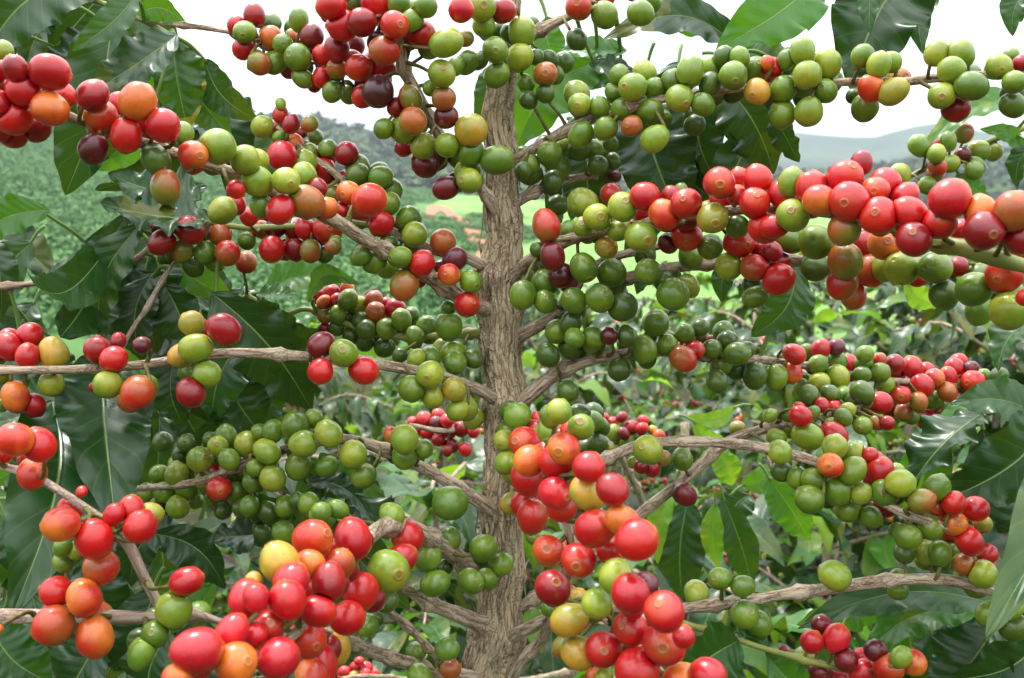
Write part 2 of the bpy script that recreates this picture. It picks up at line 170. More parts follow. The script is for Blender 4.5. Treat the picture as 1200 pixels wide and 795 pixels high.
# Leaves: tree, base x y, tip x y, half width px, depth base, depth tip, roll deg, tone 0 dark..1 bright, curl, bend, yellowed
LEAF = [
('N',120,-30,-25,70,40,.60,.58,25,.15,.10,.10,0),
('N',160,-8,84,56,17,.56,.54,20,.35,.1,-.1,0),
('N',132,14,74,228,44,.60,.60,10,.18,.08,-.06,0),
('N',208,40,100,104,24,.58,.56,35,.12,.12,-.12,.1),
('N',158,20,219,30,15,.60,.60,10,.5,.05,-.25,0),
('N',202,42,222,152,30,.62,.62,-15,.4,.08,.05,.6),
('N',206,62,165,122,22,.64,.64,20,.62,.05,0,0),
('N',240,70,300,142,20,.63,.63,20,.2,.1,.1,.1),
('N',175,150,105,200,20,.60,.60,-10,.7,.05,0,0),
('N',225,105,270,160,20,.64,.64,10,.45,.05,0,0),
('N',20,-30,60,40,28,.66,.66,10,.15,.05,0,0),
('N',60,60,130,-20,26,.67,.67,10,.12,.05,0,0),
('N',150,250,2,338,28,.62,.47,0,.2,-.12,-.12,0),
('N',58,246,-30,285,22,.60,.60,20,.5,.1,.1,0),
('N',142,258,55,405,36,.64,.54,-20,.12,-.1,-.08,0),
('N',246,258,118,250,22,.58,.57,-55,.12,-.15,.18,.15),
('N',165,262,112,398,24,.59,.60,25,.22,.1,.08,.05),
('N',236,235,128,212,24,.60,.60,-50,.25,-.1,.08,0),
('N',150,262,240,215,26,.63,.63,30,.12,.1,0,0),
('N',178,320,165,425,26,.62,.62,20,.1,.1,.1,0),
('N',195,320,120,395,24,.63,.63,-20,.08,.1,.1,0),
('N',190,330,225,425,26,.62,.62,25,.1,.1,-.1,0),
('C',248,343,362,487,38,.60,.62,25,.12,.1,-.12,0),
('C',300,385,246,495,34,.63,.62,10,.3,.1,.1,0),
('C',262,420,305,505,40,.64,.64,-10,.22,.1,.1,0),
('C',205,418,215,500,26,.64,.64,10,.2,.1,.1,0),
('N',122,420,140,604,52,.60,.50,-12,.14,.10,.04,0),
('N',60,470,22,705,56,.58,.47,-10,.18,.1,-.05,0),
('N',88,462,-15,505,24,.58,.56,-50,.3,-.1,.1,0),
('N',80,470,95,600,24,.60,.60,30,.08,.1,.1,0),
('N',-10,735,60,800,38,.56,.56,0,.35,.1,.1,0),
('N',178,625,262,692,24,.60,.60,20,.1,.1,-.2,0),
('N',200,600,150,690,22,.62,.62,10,.07,.1,.1,0),
('N',110,640,150,740,32,.63,.63,10,.07,.1,.1,0),
('N',180,690,130,790,34,.62,.62,10,.08,.1,-.1,0),
('N',120,740,60,830,34,.62,.62,30,.1,.1,-.1,0),
('N',200,740,175,830,30,.60,.60,20,.12,.1,.1,0),
('C',300,580,380,640,26,.63,.63,20,.3,.1,.15,0),
('C',340,592,448,578,26,.62,.61,25,.55,.12,-.2,.05),
('C',355,565,440,610,13,.60,.60,50,.15,.1,-.15,0),
('C',361,354,418,332,13,.64,.63,20,.6,.15,-.3,0),
('C',300,355,370,415,28,.65,.65,20,.14,.1,.1,0),
('C',300,345,350,345,9,.66,.66,55,.5,.1,.1,0),
('C',362,560,400,585,12,.62,.62,55,.2,.1,.1,0),
('E',960,-30,843,52,38,.62,.60,15,.62,.1,-.08,0),
('E',1075,-45,996,98,52,.61,.60,10,.10,.08,.05,0),
('E',1035,-40,1018,36,14,.58,.57,20,.3,.08,.05,0),
('E',1108,-20,1080,58,16,.64,.62,25,.25,.1,.12,0),
('E',1215,-20,1185,40,16,.64,.64,25,.3,.1,.12,0),
('C',872,62,712,38,22,.64,.62,30,.08,.12,.15,.15),
('C',790,30,838,34,14,.66,.66,10,.6,.1,-.1,0),
('C',705,70,603,172,38,.66,.66,15,.68,.1,.12,0),
('C',735,75,680,100,16,.66,.66,30,.5,.1,-.1,0),
('C',735,60,655,55,12,.65,.65,45,.5,.1,-.1,0),
('C',690,75,745,82,12,.64,.64,40,.2,.1,.1,0),
('C',640,20,665,90,20,.67,.67,10,.55,.1,.1,0),
('C',755,110,800,255,48,.66,.65,-10,.07,.1,.08,0),
('C',700,150,700,260,34,.67,.67,10,.12,.1,.1,0),
('C',850,100,905,205,34,.65,.65,15,.12,.1,-.1,.1),
('C',820,100,850,230,30,.67,.67,10,.08,.1,.1,0),
('C',905,135,934,192,14,.62,.62,35,.15,.1,-.1,0),
('C',860,305,845,354,13,.62,.62,10,.25,.1,.1,0),
('C',932,308,882,395,27,.62,.62,-10,.32,.1,-.15,0),
('C',755,315,745,345,8,.62,.62,30,.3,.1,-.15,0),
('E',1225,120,1080,168,15,.74,.75,45,.6,.1,.12,.2),
('E',1215,165,1190,220,12,.74,.75,30,.2,.1,.12,0),
('E',1200,180,1150,150,10,.76,.76,30,.6,.1,.12,0),
('E',1120,205,1160,228,10,.76,.76,30,.6,.1,.12,0),
('E',1225,495,1118,470,24,.62,.62,30,.3,.1,.1,0),
('E',1240,475,1105,590,42,.60,.58,-20,.14,.1,-.06,0),
('E',1150,485,1058,566,24,.61,.60,-55,.08,.12,-.1,0),
('E',1256,512,1174,704,50,.57,.41,0,.36,.12,-.04,.05),
('E',1225,370,1165,430,18,.68,.68,-50,.3,.12,.10,0),
('E',1190,716,938,728,25,.60,.60,25,.28,.1,.08,0),
('E',1150,715,1010,765,25,.62,.62,25,.55,.1,.1,.15),
('E',1170,725,1090,812,42,.62,.62,15,.12,.1,-.1,0),
('E',1230,730,1120,800,34,.60,.60,-30,.10,.1,-.1,0),
('E',1060,330,1105,358,14,.66,.66,10,.95,.1,.1,0),
('C',866,751,790,805,34,.53,.51,-30,.35,.12,.1,0),
('C',905,764,850,745,10,.55,.55,40,.4,.12,.1,0),
('C',900,768,960,812,22,.55,.55,10,.5,.12,.1,0),
('K',806,585,800,705,29,.72,.72,0,.14,.1,.05,0),
('K',790,570,768,662,13,.70,.70,20,.8,.1,.05,.15),
('K',838,590,842,668,13,.70,.70,10,.8,.1,.05,.2),
('K',848,585,880,690,20,.72,.72,10,.3,.1,-.05,0),
('K',900,560,948,636,22,.70,.70,10,.6,.1,-.05,.1),
('K',838,528,858,570,16,.70,.70,0,.85,.1,-.1,.2),
('K',862,478,806,487,10,.75,.75,10,.95,.1,-.2,0),
('K',812,495,848,513,10,.75,.75,10,.9,.1,.2,0),
('K',870,570,900,545,15,.72,.72,10,.7,.1,.2,.2),
('K',880,580,860,610,20,.74,.74,10,.25,.1,.2,0),
('C',574,78,558,146,15,.64,.64,15,.35,.1,-.1,0),
('C',640,270,660,240,12,.64,.64,15,.5,.1,-.1,0),
]
import bpy, math, random
import numpy as np
from mathutils import Vector, noise
random.seed(7); rng = np.random.default_rng(7)
S = bpy.context.scene; C = S.collection
# ------------------------------------------------------------------ camera
FPX = 1150.0; CX, CY = 600.0, 397.5; PITCH = math.radians(-6)
CAM = np.array([0.0, 0.0, 1.5])
FW = np.array([0, math.cos(PITCH), math.sin(PITCH)]); RT = np.array([1.0, 0, 0]); UP = np.cross(RT, FW)
def P(px, py, d): return CAM + d * (FW + RT * (px - CX) / FPX + UP * (CY - py) / FPX)
cd = bpy.data.cameras.new('camera'); cam = bpy.data.objects.new('camera', cd); C.objects.link(cam)
cam.location = CAM; cam.rotation_euler = (math.pi / 2 + PITCH, 0, 0)
cd.sensor_width = 36; cd.lens = 36 * FPX / 1200; cd.clip_start = .02; cd.clip_end = 12000
cd.dof.use_dof = True; cd.dof.focus_distance = .56; cd.dof.aperture_fstop = 17
S.camera = cam

# ------------------------------------------------------------------ materials
def lin(c): return tuple((v / 255 / 12.92) if v / 255 <= .04045 else ((v / 255 + .055) / 1.055) ** 2.4 for v in c)
class NT:
    def __init__(s, name):
        s.m = bpy.data.materials.new(name); s.m.use_nodes = True; s.t = s.m.node_tree
        s.b = s.t.nodes['Principled BSDF']; s.out = s.t.nodes['Material Output']
    def n(s, typ, **kw):
        nd = s.t.nodes.new(typ)
        for k, v in kw.items():
            if k.startswith('i_'):
                nd.inputs[k[2:].replace('_', ' ')].default_value = v
            else: setattr(nd, k, v)
        return nd
    def l(s, a, b): s.t.links.new(a, b)
    def attr(s, name): return s.n('ShaderNodeAttribute', attribute_name=name)
    def math(s, op, a, b=None, c=None):
        nd = s.n('ShaderNodeMath', operation=op)
        for i, v in enumerate((a, b, c)):
            if v is None: continue
            if isinstance(v, (int, float)): nd.inputs[i].default_value = v
            else: s.l(v, nd.inputs[i])
        return nd.outputs[0]
    def ramp(s, fac, stops):
        r = s.n('ShaderNodeValToRGB'); s.l(fac, r.inputs[0]); e = r.color_ramp.elements
        while len(e) < len(stops): e.new(.5)
        for el, (p, c) in zip(e, stops): el.position = p; el.color = (*c, 1)
        return r.outputs[0]
    def mix(s, fac, a, b, mode='MIX'):
        nd = s.n('ShaderNodeMix', data_type='RGBA', blend_type=mode)
        for i, v in ((0, fac), (6, a), (7, b)):
            if isinstance(v, (int, float)): nd.inputs[i].default_value = v
            elif isinstance(v, tuple): nd.inputs[i].default_value = (*v, 1) if len(v) == 3 else v
            else: s.l(v, nd.inputs[i])
        return nd.outputs[2]
    def noise(s, vec, scale, detail=3, rough=.55):
        nd = s.n('ShaderNodeTexNoise'); nd.inputs['Scale'].default_value = scale
        nd.inputs['Detail'].default_value = detail; nd.inputs['Roughness'].default_value = rough
        if vec is not None: s.l(vec, nd.inputs['Vector'])
        return nd.outputs[0]
    def bump(s, h, strength, dist):
        nd = s.n('ShaderNodeBump'); nd.inputs['Strength'].default_value = strength; nd.inputs['Distance'].default_value = dist
        s.l(h, nd.inputs['Height']); s.l(nd.outputs[0], s.b.inputs['Normal']); return nd

def mat_cherry():
    t = NT('cherry_skin'); a = t.attr('tint'); sh = t.attr('lpos')
    n1 = t.noise(sh.outputs['Vector'], 2.2, 3)
    n2 = t.noise(sh.outputs['Vector'], 14, 2)
    c = t.mix(t.math('MAXIMUM', 0.0, t.math('MULTIPLY', t.math('SUBTRACT', n1, .42), .75)), a.outputs['Color'], lin((60, 30, 15)), 'MIX')
    sp = t.math('GREATER_THAN', n2, .70)
    c = t.mix(t.math('MULTIPLY', sp, .22), c, lin((215, 190, 120)))
    n3 = t.noise(sh.outputs['Vector'], 5.5, 2)
    c = t.mix(t.math('MULTIPLY', t.math('GREATER_THAN', n3, .71), .55), c, lin((70, 45, 25)))
    t.l(c, t.b.inputs['Base Color'])
    t.b.inputs['Roughness'].default_value = .32; t.b.inputs['Coat Weight'].default_value = .3; t.b.inputs['Coat Roughness'].default_value = .10
    t.b.inputs['Specular IOR Level'].default_value = .42
    t.b.inputs['Subsurface Weight'].default_value = .06
    t.b.inputs['Subsurface Radius'].default_value = (.004, .0015, .0008)
    t.b.inputs['Subsurface Scale'].default_value = .6
    t.bump(n2, .12, .0004)
    return t.m
def mat_bark(name, base, dark, light, mscale=1.0, bstr=.9):
    t = NT(name); v = t.attr('lc').outputs['Vector']
    mp = t.n('ShaderNodeMapping'); mp.inputs['Scale'].default_value = (1, 1, .12); t.l(v, mp.inputs[0])
    f = t.noise(mp.outputs[0], 420 * mscale, 6, .65)
    mp2 = t.n('ShaderNodeMapping'); mp2.inputs['Scale'].default_value = (1, 1, .3); t.l(v, mp2.inputs[0])
    g = t.noise(mp2.outputs[0], 110 * mscale, 4)
    h = t.noise(v, 45 * mscale, 3)
    c = t.ramp(f, [(.34, dark), (.44, base), (.70, light)])
    c = t.mix(t.math('MULTIPLY', t.math('SUBTRACT', .9, g), .5), c, dark)
    c = t.mix(t.math('MULTIPLY', t.math('SUBTRACT', h, .45), .9), c, lin((190, 182, 158)))
    # cross cracks
    mp3 = t.n('ShaderNodeMapping'); mp3.inputs['Scale'].default_value = (.35, .35, 1.6); t.l(v, mp3.inputs[0])
    k = t.noise(mp3.outputs[0], 150 * mscale, 3)
    c = t.mix(t.math('MULTIPLY', t.math('LESS_THAN', k, .33), .35), c, dark)
    t.l(c, t.b.inputs['Base Color']); t.b.inputs['Roughness'].default_value = .82
    t.b.inputs['Specular IOR Level'].default_value = .25
    vo = t.n('ShaderNodeTexVoronoi', feature='DISTANCE_TO_EDGE'); vo.inputs['Scale'].default_value = 170 * mscale
    mp4 = t.n('ShaderNodeMapping'); mp4.inputs['Scale'].default_value = (1, 1, .16); t.l(v, mp4.inputs[0])
    av = t.n('ShaderNodeVectorMath', operation='ADD'); t.l(mp4.outputs[0], av.inputs[0])
    nn = t.n('ShaderNodeTexNoise'); nn.inputs['Scale'].default_value = 260; t.l(v, nn.inputs['Vector'])
    sc = t.n('ShaderNodeVectorMath', operation='SCALE'); sc.inputs['Scale'].default_value = .004; t.l(nn.outputs['Color'], sc.inputs[0]); t.l(sc.outputs[0], av.inputs[1]); t.l(av.outputs[0], vo.inputs['Vector'])
    crk = t.math('SUBTRACT', 1.0, t.math('MINIMUM', t.math('MULTIPLY', vo.outputs['Distance'], 9.0), 1.0))
    c = t.mix(t.math('MULTIPLY', crk, .55), c, dark); t.l(c, t.b.inputs['Base Color'])
    f = t.math('SUBTRACT', f, t.math('MULTIPLY', crk, .45))
    hh = t.math('ADD', f, t.math('MULTIPLY', g, 1.2))
    t.bump(hh, bstr, .0016)
    return t.m
def mat_shoot():
    t = NT('green_shoot'); v = t.attr('lc').outputs['Vector']
    f = t.noise(v, 90, 4); g = t.noise(v, 30, 2)
    c = t.ramp(g, [(.35, lin((92, 112, 42))), (.6, lin((142, 146, 66))), (.75, lin((120, 92, 62)))])
    c = t.mix(t.math('MULTIPLY', f, .35), c, lin((84, 66, 42)))
    t.l(c, t.b.inputs['Base Color']); t.b.inputs['Roughness'].default_value = .5; t.bump(f, .4, .0008)
    return t.m
def mat_leaf():
    t = NT('coffee_leaf'); a = t.attr('luv'); sep = t.n('ShaderNodeSeparateXYZ'); t.l(a.outputs['Vector'], sep.inputs[0])
    u, v, rnd = sep.outputs; tone = t.attr('tone').outputs['Fac']; yel = t.attr('yel').outputs['Fac']
    av = t.math('ABSOLUTE', v)
    # side veins: curve forward toward the margin
    ph = t.math('SUBTRACT', t.math('MULTIPLY', u, 9.0), t.math('MULTIPLY', t.math('POWER', av, .8), 1.5))
    fr = t.math('ABSOLUTE', t.math('SUBTRACT', t.math('FRACT', ph), .5))          # 0 at vein
    vein = t.math('SUBTRACT', 1.0, t.math('MINIMUM', t.math('MULTIPLY', fr, 16.0), 1.0))
    pil = t.math('MULTIPLY', fr, 2.0)
    rib = t.math('SUBTRACT', 1.0, t.math('MINIMUM', t.math('MULTIPLY', av, 26.0), 1.0))
    tc = t.n('ShaderNodeTexCoord').outputs['Object']
    big = t.noise(tc, 28, 3); fine = t.noise(tc, 260, 3)
    base = t.ramp(tone, [(0, lin((9, 38, 12))), (.35, lin((20, 68, 14))), (.65, lin((60, 122, 20))), (1, lin((132, 172, 40)))])
    base = t.mix(t.math('MULTIPLY', big, .45), base, t.mix(.5, base, lin((60, 96, 44))))
    base = t.mix(t.math('MULTIPLY', fine, .25), base, lin((20, 44, 22)))
    yf = t.math('MULTIPLY', yel, t.math('GREATER_THAN', t.math('ADD', big, t.math('MULTIPLY', u, .22)), .66))
    base = t.mix(yf, base, lin((176, 158, 44)))
    holes = t.noise(tc, 75, 2)
    base = t.mix(t.math('MULTIPLY', t.math('GREATER_THAN', holes, .74), .6), base, lin((104, 84, 44)))
    c = t.mix(t.math('MULTIPLY', vein, .16), base, t.mix(.55, base, lin((150, 172, 96))))
    c = t.mix(t.math('MULTIPLY', rib, .75), c, lin((132, 156, 84)))
    t.l(c, t.b.inputs['Base Color']); t.b.inputs['Roughness'].default_value = .34
    t.b.inputs['Specular IOR Level'].default_value = .42
    rr = t.math('ADD', .16, t.math('MULTIPLY', big, .30)); t.l(rr, t.b.inputs['Roughness'])
    h = t.math('SUBTRACT', t.math('ADD', t.math('MULTIPLY', pil, .28), t.math('MULTIPLY', fine, .10)), t.math('MULTIPLY', rib, .8))
    bm = t.bump(h, .45, .0010)
    tr = t.n('ShaderNodeBsdfTranslucent'); t.l(t.mix(.55, c, t.mix(.5, c, lin((150, 200, 30)))), tr.inputs[0])
    tw = t.math('ADD', .06, t.math('MULTIPLY', tone, .50))
    ms = t.n('ShaderNodeMixShader'); t.l(tw, ms.inputs[0]); t.l(t.b.outputs[0], ms.inputs[1]); t.l(tr.outputs[0], ms.inputs[2])
    t.l(ms.outputs[0], t.out.inputs['Surface'])
    return t.m
def mat_terrain():
    t = NT('terrain'); z = t.attr('zone'); sep = t.n('ShaderNodeSeparateXYZ'); t.l(z.outputs['Vector'], sep.inputs[0])
    tc = t.n('ShaderNodeNewGeometry').outputs['Position']
    n1 = t.noise(tc, .35, 5); n2 = t.noise(tc, 6, 5); n3 = t.noise(tc, .02, 4)
    soil = t.ramp(n2, [(.35, lin((34, 32, 20))), (.6, lin((52, 54, 30)))])
    grass = t.ramp(n1, [(.35, lin((88, 126, 60))), (.65, lin((116, 146, 84)))])
    field = t.ramp(n1, [(.35, lin((52, 88, 42))), (.65, lin((88, 124, 68)))])
    hill = t.ramp(n3, [(.4, lin((26, 46, 28))), (.6, lin((50, 70, 42)))])
    c = t.mix(sep.outputs[0], soil, field); c = t.mix(sep.outputs[1], c, grass); c = t.mix(sep.outputs[2], c, hill)
    t.l(c, t.b.inputs['Base Color']); t.b.inputs['Roughness'].default_value = .95; t.b.inputs['Specular IOR Level'].default_value = .1
    t.bump(n2, .6, .08)
    return t.m
def mat_simple(name, c1, c2, scale, rough=.9, trans=0):
    t = NT(name); tc = t.n('ShaderNodeNewGeometry').outputs['Position']
    n = t.noise(tc, scale, 4); c = t.ramp(n, [(.35, c1), (.65, c2)]); t.l(c, t.b.inputs['Base Color'])
    t.b.inputs['Roughness'].default_value = rough; t.b.inputs['Specular IOR Level'].default_value = .3
    return t.m
M = {'cherry': mat_cherry(), 'wood': mat_bark('twig_bark', lin((166, 144, 118)), lin((78, 60, 46)), lin((214, 200, 178)), 1.5, .6),
     'pale': mat_bark('pale_bark', lin((164, 142, 124)), lin((92, 70, 58)), lin((206, 190, 176)), 1.0, .45),
     'trunk': mat_bark('trunk_bark', lin((178, 156, 122)), lin((72, 56, 40)), lin((224, 210, 180)), 1.9, .8),
     'shoot': mat_shoot(), 'leaf': mat_leaf(), 'terrain': mat_terrain(),
     'stalk': mat_simple('fruit_stalk', lin((104, 106, 46)), lin((84, 66, 38)), 300, .7),
     'road': mat_simple('dirt', lin((140, 88, 64)), lin((160, 108, 82)), 1.2),
     'bush': mat_simple('field_leaves', lin((50, 88, 40)), lin((92, 130, 72)), .9, .7),
     'forest': mat_simple('forest_leaves', lin((30, 50, 26)), lin((64, 86, 42)), .2, .9)}

# ------------------------------------------------------------------ mesh helpers
class MB:
    def __init__(s): s.v = []; s.f = []; s.n = 0; s.a = {}; s.mi = []
    def add(s, v, f, attrs=None, mi=0):
        v = np.asarray(v, float); f = np.asarray(f, int)
        s.v.append(v); s.f.append(f + s.n); s.n += len(v); s.mi.append(np.full(len(f), mi))
        for k, val in (attrs or {}).items(): s.a.setdefault(k, []).append(np.asarray(val, float))
    def build(s, name, mats, parent=None, origin=None, smooth=True):
        v = np.concatenate(s.v); f = np.concatenate(s.f); org = np.zeros(3) if origin is None else np.asarray(origin)
        me = bpy.data.meshes.new(name); v2 = v - org
        me.vertices.add(len(v)); me.vertices.foreach_set('co', v2.ravel())
        k = f.shape[1]; me.loops.add(f.size); me.loops.foreach_set('vertex_index', f.ravel().astype(np.int32))
        me.polygons.add(len(f)); me.polygons.foreach_set('loop_start', np.arange(0, f.size, k, dtype=np.int32))
        me.polygons.foreach_set('material_index', np.concatenate(s.mi).astype(np.int32))
        me.polygons.foreach_set('use_smooth', np.full(len(f), smooth))
        me.update(calc_edges=True)
        for key, lst in s.a.items():
            d = np.concatenate(lst)
            if d.ndim == 1: at = me.attributes.new(key, 'FLOAT', 'POINT'); at.data.foreach_set('value', d)
            elif d.shape[1] == 4: at = me.attributes.new(key, 'FLOAT_COLOR', 'POINT'); at.data.foreach_set('color', d.ravel())
            else: at = me.attributes.new(key, 'FLOAT_VECTOR', 'POINT'); at.data.foreach_set('vector', d.ravel())
        for m in (mats if isinstance(mats, list) else [mats]): me.materials.append(m)
        me.validate()
        o = bpy.data.objects.new(name, me); C.objects.link(o)
        if parent is not None:
            q_, w_ = parent, np.zeros(3)
            while q_ is not None: w_ = w_ + np.array(q_.location); q_ = q_.parent
            o.parent = parent; o.location = org - w_
        else: o.location = org
        return o
def thing(name, label, cat, loc, group=None):
    o = bpy.data.objects.new(name, None); C.objects.link(o); o.location = loc; o.empty_display_size = .1
    o['label'] = label; o['category'] = cat
    if group: o['group'] = group
    return o
def grid_faces(nu, nv, wrap=False):
    f = []
    for i in range(nu - 1):
        for j in range(nv if wrap else nv - 1):
            j2 = (j + 1) % nv
            f.append((i * nv + j, i * nv + j2, (i + 1) * nv + j2, (i + 1) * nv + j))
    return np.array(f)
def catmull(pts, rad, step):
    pts = [np.asarray(p, float) for p in pts]; out = []; ro = []
    Q = [2 * pts[0] - pts[1]] + pts + [2 * pts[-1] - pts[-2]]; R = [rad[0]] + list(rad) + [rad[-1]]
    for i in range(1, len(Q) - 2):
        n = max(2, int(np.linalg.norm(Q[i + 1] - Q[i]) / step))
        for k in range(n):
            t = k / n; a, b, c, d = Q[i - 1], Q[i], Q[i + 1], Q[i + 2]
            out.append(.5 * (2 * b + (c - a) * t + (2 * a - 5 * b + 4 * c - d) * t * t + (3 * b - a - 3 * c + d) * t ** 3))
            ro.append(R[i] + (R[i + 1] - R[i]) * (t * t * (3 - 2 * t)))
    out.append(pts[-1]); ro.append(rad[-1]); return np.array(out), np.array(ro)
def tube(mb, pts, rad, sides=14, rough=.06, node=0, seed=0, fine=0, mi=0, cap=True, spacing=None):
    pts = np.asarray(pts); n = len(pts); T = np.gradient(pts, axis=0); T /= np.linalg.norm(T, axis=1)[:, None] + 1e-12
    ref = np.array([0.3, 1.0, .2]); V = []; L = []; s = 0
    for i in range(n):
        if i: s += np.linalg.norm(pts[i] - pts[i - 1])
        a = np.cross(T[i], ref); a /= np.linalg.norm(a); b = np.cross(T[i], a)
        bul = 0
        if node:
            d = (s + seed * .013) % node; d = min(d, node - d); bul = (.52 * math.exp(-(d / .0028) ** 2) + .10 * math.exp(-((d - .006) / .002) ** 2)) * (1 + .5 * math.sin(seed + s * 31))
        for j in range(sides):
            th = 2 * math.pi * j / sides; ca, sa = math.cos(th), math.sin(th)
            r = rad[i]
            nz = noise.noise(Vector((ca * 1.3, sa * 1.3, s * 60 + seed * 9.1))) * rough
            if fine:
                nz += fine * (noise.noise(Vector((ca * 5.5, sa * 5.5, s * 26 + seed))) + .6 * noise.noise(Vector((ca * 12, sa * 12, s * 70 + seed))))
                nz += fine * (.9 * abs(noise.noise(Vector((ca * 7 + 9, sa * 7, s * 11 + seed)))) + .5 * noise.noise(Vector((ca * 3, sa * 3, s * 95 + seed))) * max(0, noise.noise(Vector((ca, sa, s * 22)))) * 3)
            rr = r * (1 + nz + bul)
            V.append(pts[i] + (a * ca + b * sa) * rr); L.append((ca * r, sa * r, s + seed * .37))
    F = grid_faces(n, sides, True); V = np.array(V); L = np.array(L)
    if cap:
        m0 = len(V); V = np.vstack([V, pts[0][None], pts[-1][None]]); L = np.vstack([L, [[0, 0, 0]], [[0, 0, s]]])
        e = []
        for j in range(0, sides, 2):
            j1, j2 = (j + 1) % sides, (j + 2) % sides
            e.append((m0, j2, j1, j)); b0 = (n - 1) * sides; e.append((m0 + 1, b0 + j, b0 + j1, b0 + j2))
        F = np.vstack([F, np.array(e)])
    mb.add(V, F, {'lc': L}, mi)

# ------------------------------------------------------------------ cherries
NS = 26
prof = [(0, 0), (4, -.014), (8, -.010), (11, .012), (13.5, .022), (16, .006), (19, -.014), (23, -.006)] + [(a, 0) for a in np.linspace(29, 172, 16)] + [(176, -.03), (180, -.05)]
ANG = np.radians([p[0] for p in prof]); DR = np.array([p[1] for p in prof])
def cherry_template():
    V = []; 
    for a, d in zip(ANG, DR):
        for j in range(NS):
            th = 2 * math.pi * j / NS; r = 1 + d
            V.append((math.sin(a) * math.cos(th) * r, math.sin(a) * math.sin(th) * r, math.cos(a) * r))
    return np.array(V), grid_faces(len(ANG), NS, True)
CT_V, CT_F = cherry_template()
CT_ANG = np.degrees(np.repeat(ANG, NS))
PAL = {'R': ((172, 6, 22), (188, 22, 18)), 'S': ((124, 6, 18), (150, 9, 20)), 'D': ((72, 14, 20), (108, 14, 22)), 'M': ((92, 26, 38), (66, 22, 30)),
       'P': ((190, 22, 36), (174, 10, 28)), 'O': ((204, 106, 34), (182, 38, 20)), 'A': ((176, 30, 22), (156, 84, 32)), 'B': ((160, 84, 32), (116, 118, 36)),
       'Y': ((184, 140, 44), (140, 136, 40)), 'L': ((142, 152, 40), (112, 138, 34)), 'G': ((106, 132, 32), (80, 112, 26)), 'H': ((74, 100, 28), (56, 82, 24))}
def cherry_geo(c, r, col, eye, axis, rnd, neigh=()):
    z = axis / np.linalg.norm(axis); x = np.cross(z, (0.31, .2, .93)); x /= np.linalg.norm(x); y = np.cross(z, x)
    V = CT_V.copy(); el = rnd.uniform(1.0, 1.08) if eye else rnd.uniform(1.03, 1.15); ob = rnd.uniform(.94, 1.0)
    V[:, 2] *= el; V[:, 1] *= ob
    k = 1 + .05 * np.sin(V[:, 0] * 2.1 + rnd.uniform(0, 6)) * V[:, 1] + .035 * np.sin(V[:, 2] * 2.5 + rnd.uniform(0, 6))
    V *= k[:, None]
    fs = rnd.uniform(.72, 1.15); bl_ = np.clip((48 - CT_ANG) / 24, 0, 1); V[:, :2] *= (1 + (fs - 1) * bl_)[:, None]     # navel scars differ in size
    V[:, 2] += rnd.uniform(-.03, .01) * np.clip(1 - CT_ANG / 20, 0, 1)
    W = c + r / math.sqrt(el) * (V[:, :1] * x + V[:, 1:2] * y + V[:, 2:] * z)
    for q, rq in neigh:                               # cherries press flat where they crowd together
        nv = q - c; D = np.linalg.norm(nv); nv = nv / D; ex = np.maximum(0, (W - c) @ nv - (D * r / (r + rq) - .00005)); W = W - ex[:, None] * nv * .97
    c1, c2 = [np.array(lin(q)) for q in PAL[col]]
    g = rnd.normal(size=3); g /= np.linalg.norm(g)
    t = np.clip(.5 + .9 * (V @ g) + .22 * np.sin(V @ rnd.normal(0, 3.2, 3) + rnd.uniform(0, 6)) + .15 * np.sin(V[:, 0] * 5 + V[:, 2] * 4 + rnd.uniform(0, 6)), 0, 1)[:, None]
    colr = c1 * (1 - t) + c2 * t
    colr = colr * (1 + rnd.uniform(-.12, .12))
    if col in 'ROPA':   # paler flush round the navel
        e = np.clip(1 - CT_ANG / 60, 0, 1)[:, None] * rnd.uniform(.1, .55)
        colr = colr * (1 - e) + np.array(lin((224, 120, 44))) * e
    if col in 'GHL':
        e = np.clip(1 - CT_ANG / 35, 0, 1)[:, None] * .25; colr = colr * (1 - e) + np.array(lin((150, 140, 60))) * e
    ring = ((CT_ANG > 9) & (CT_ANG < 17))[:, None]; core = (CT_ANG < 3)[:, None]; pit = ((CT_ANG >= 3) & (CT_ANG <= 9))[:, None]
    tan = np.array(lin((158, 108, 56))) if col not in 'GH' else np.array(lin((118, 126, 58)))
    rk = rnd.uniform(.25, .65); colr = np.where(ring, colr * (1 - rk) + tan * rk, colr)
    colr = np.where(pit, colr * .45 + tan * .35, colr); colr = np.where(core, colr * .3 + np.array(lin((84, 58, 34))) * .6, colr)
    return W, np.hstack([np.clip(colr, 0, 1), np.ones((len(V), 1))]), V + rnd.uniform(-50, 50, 3)

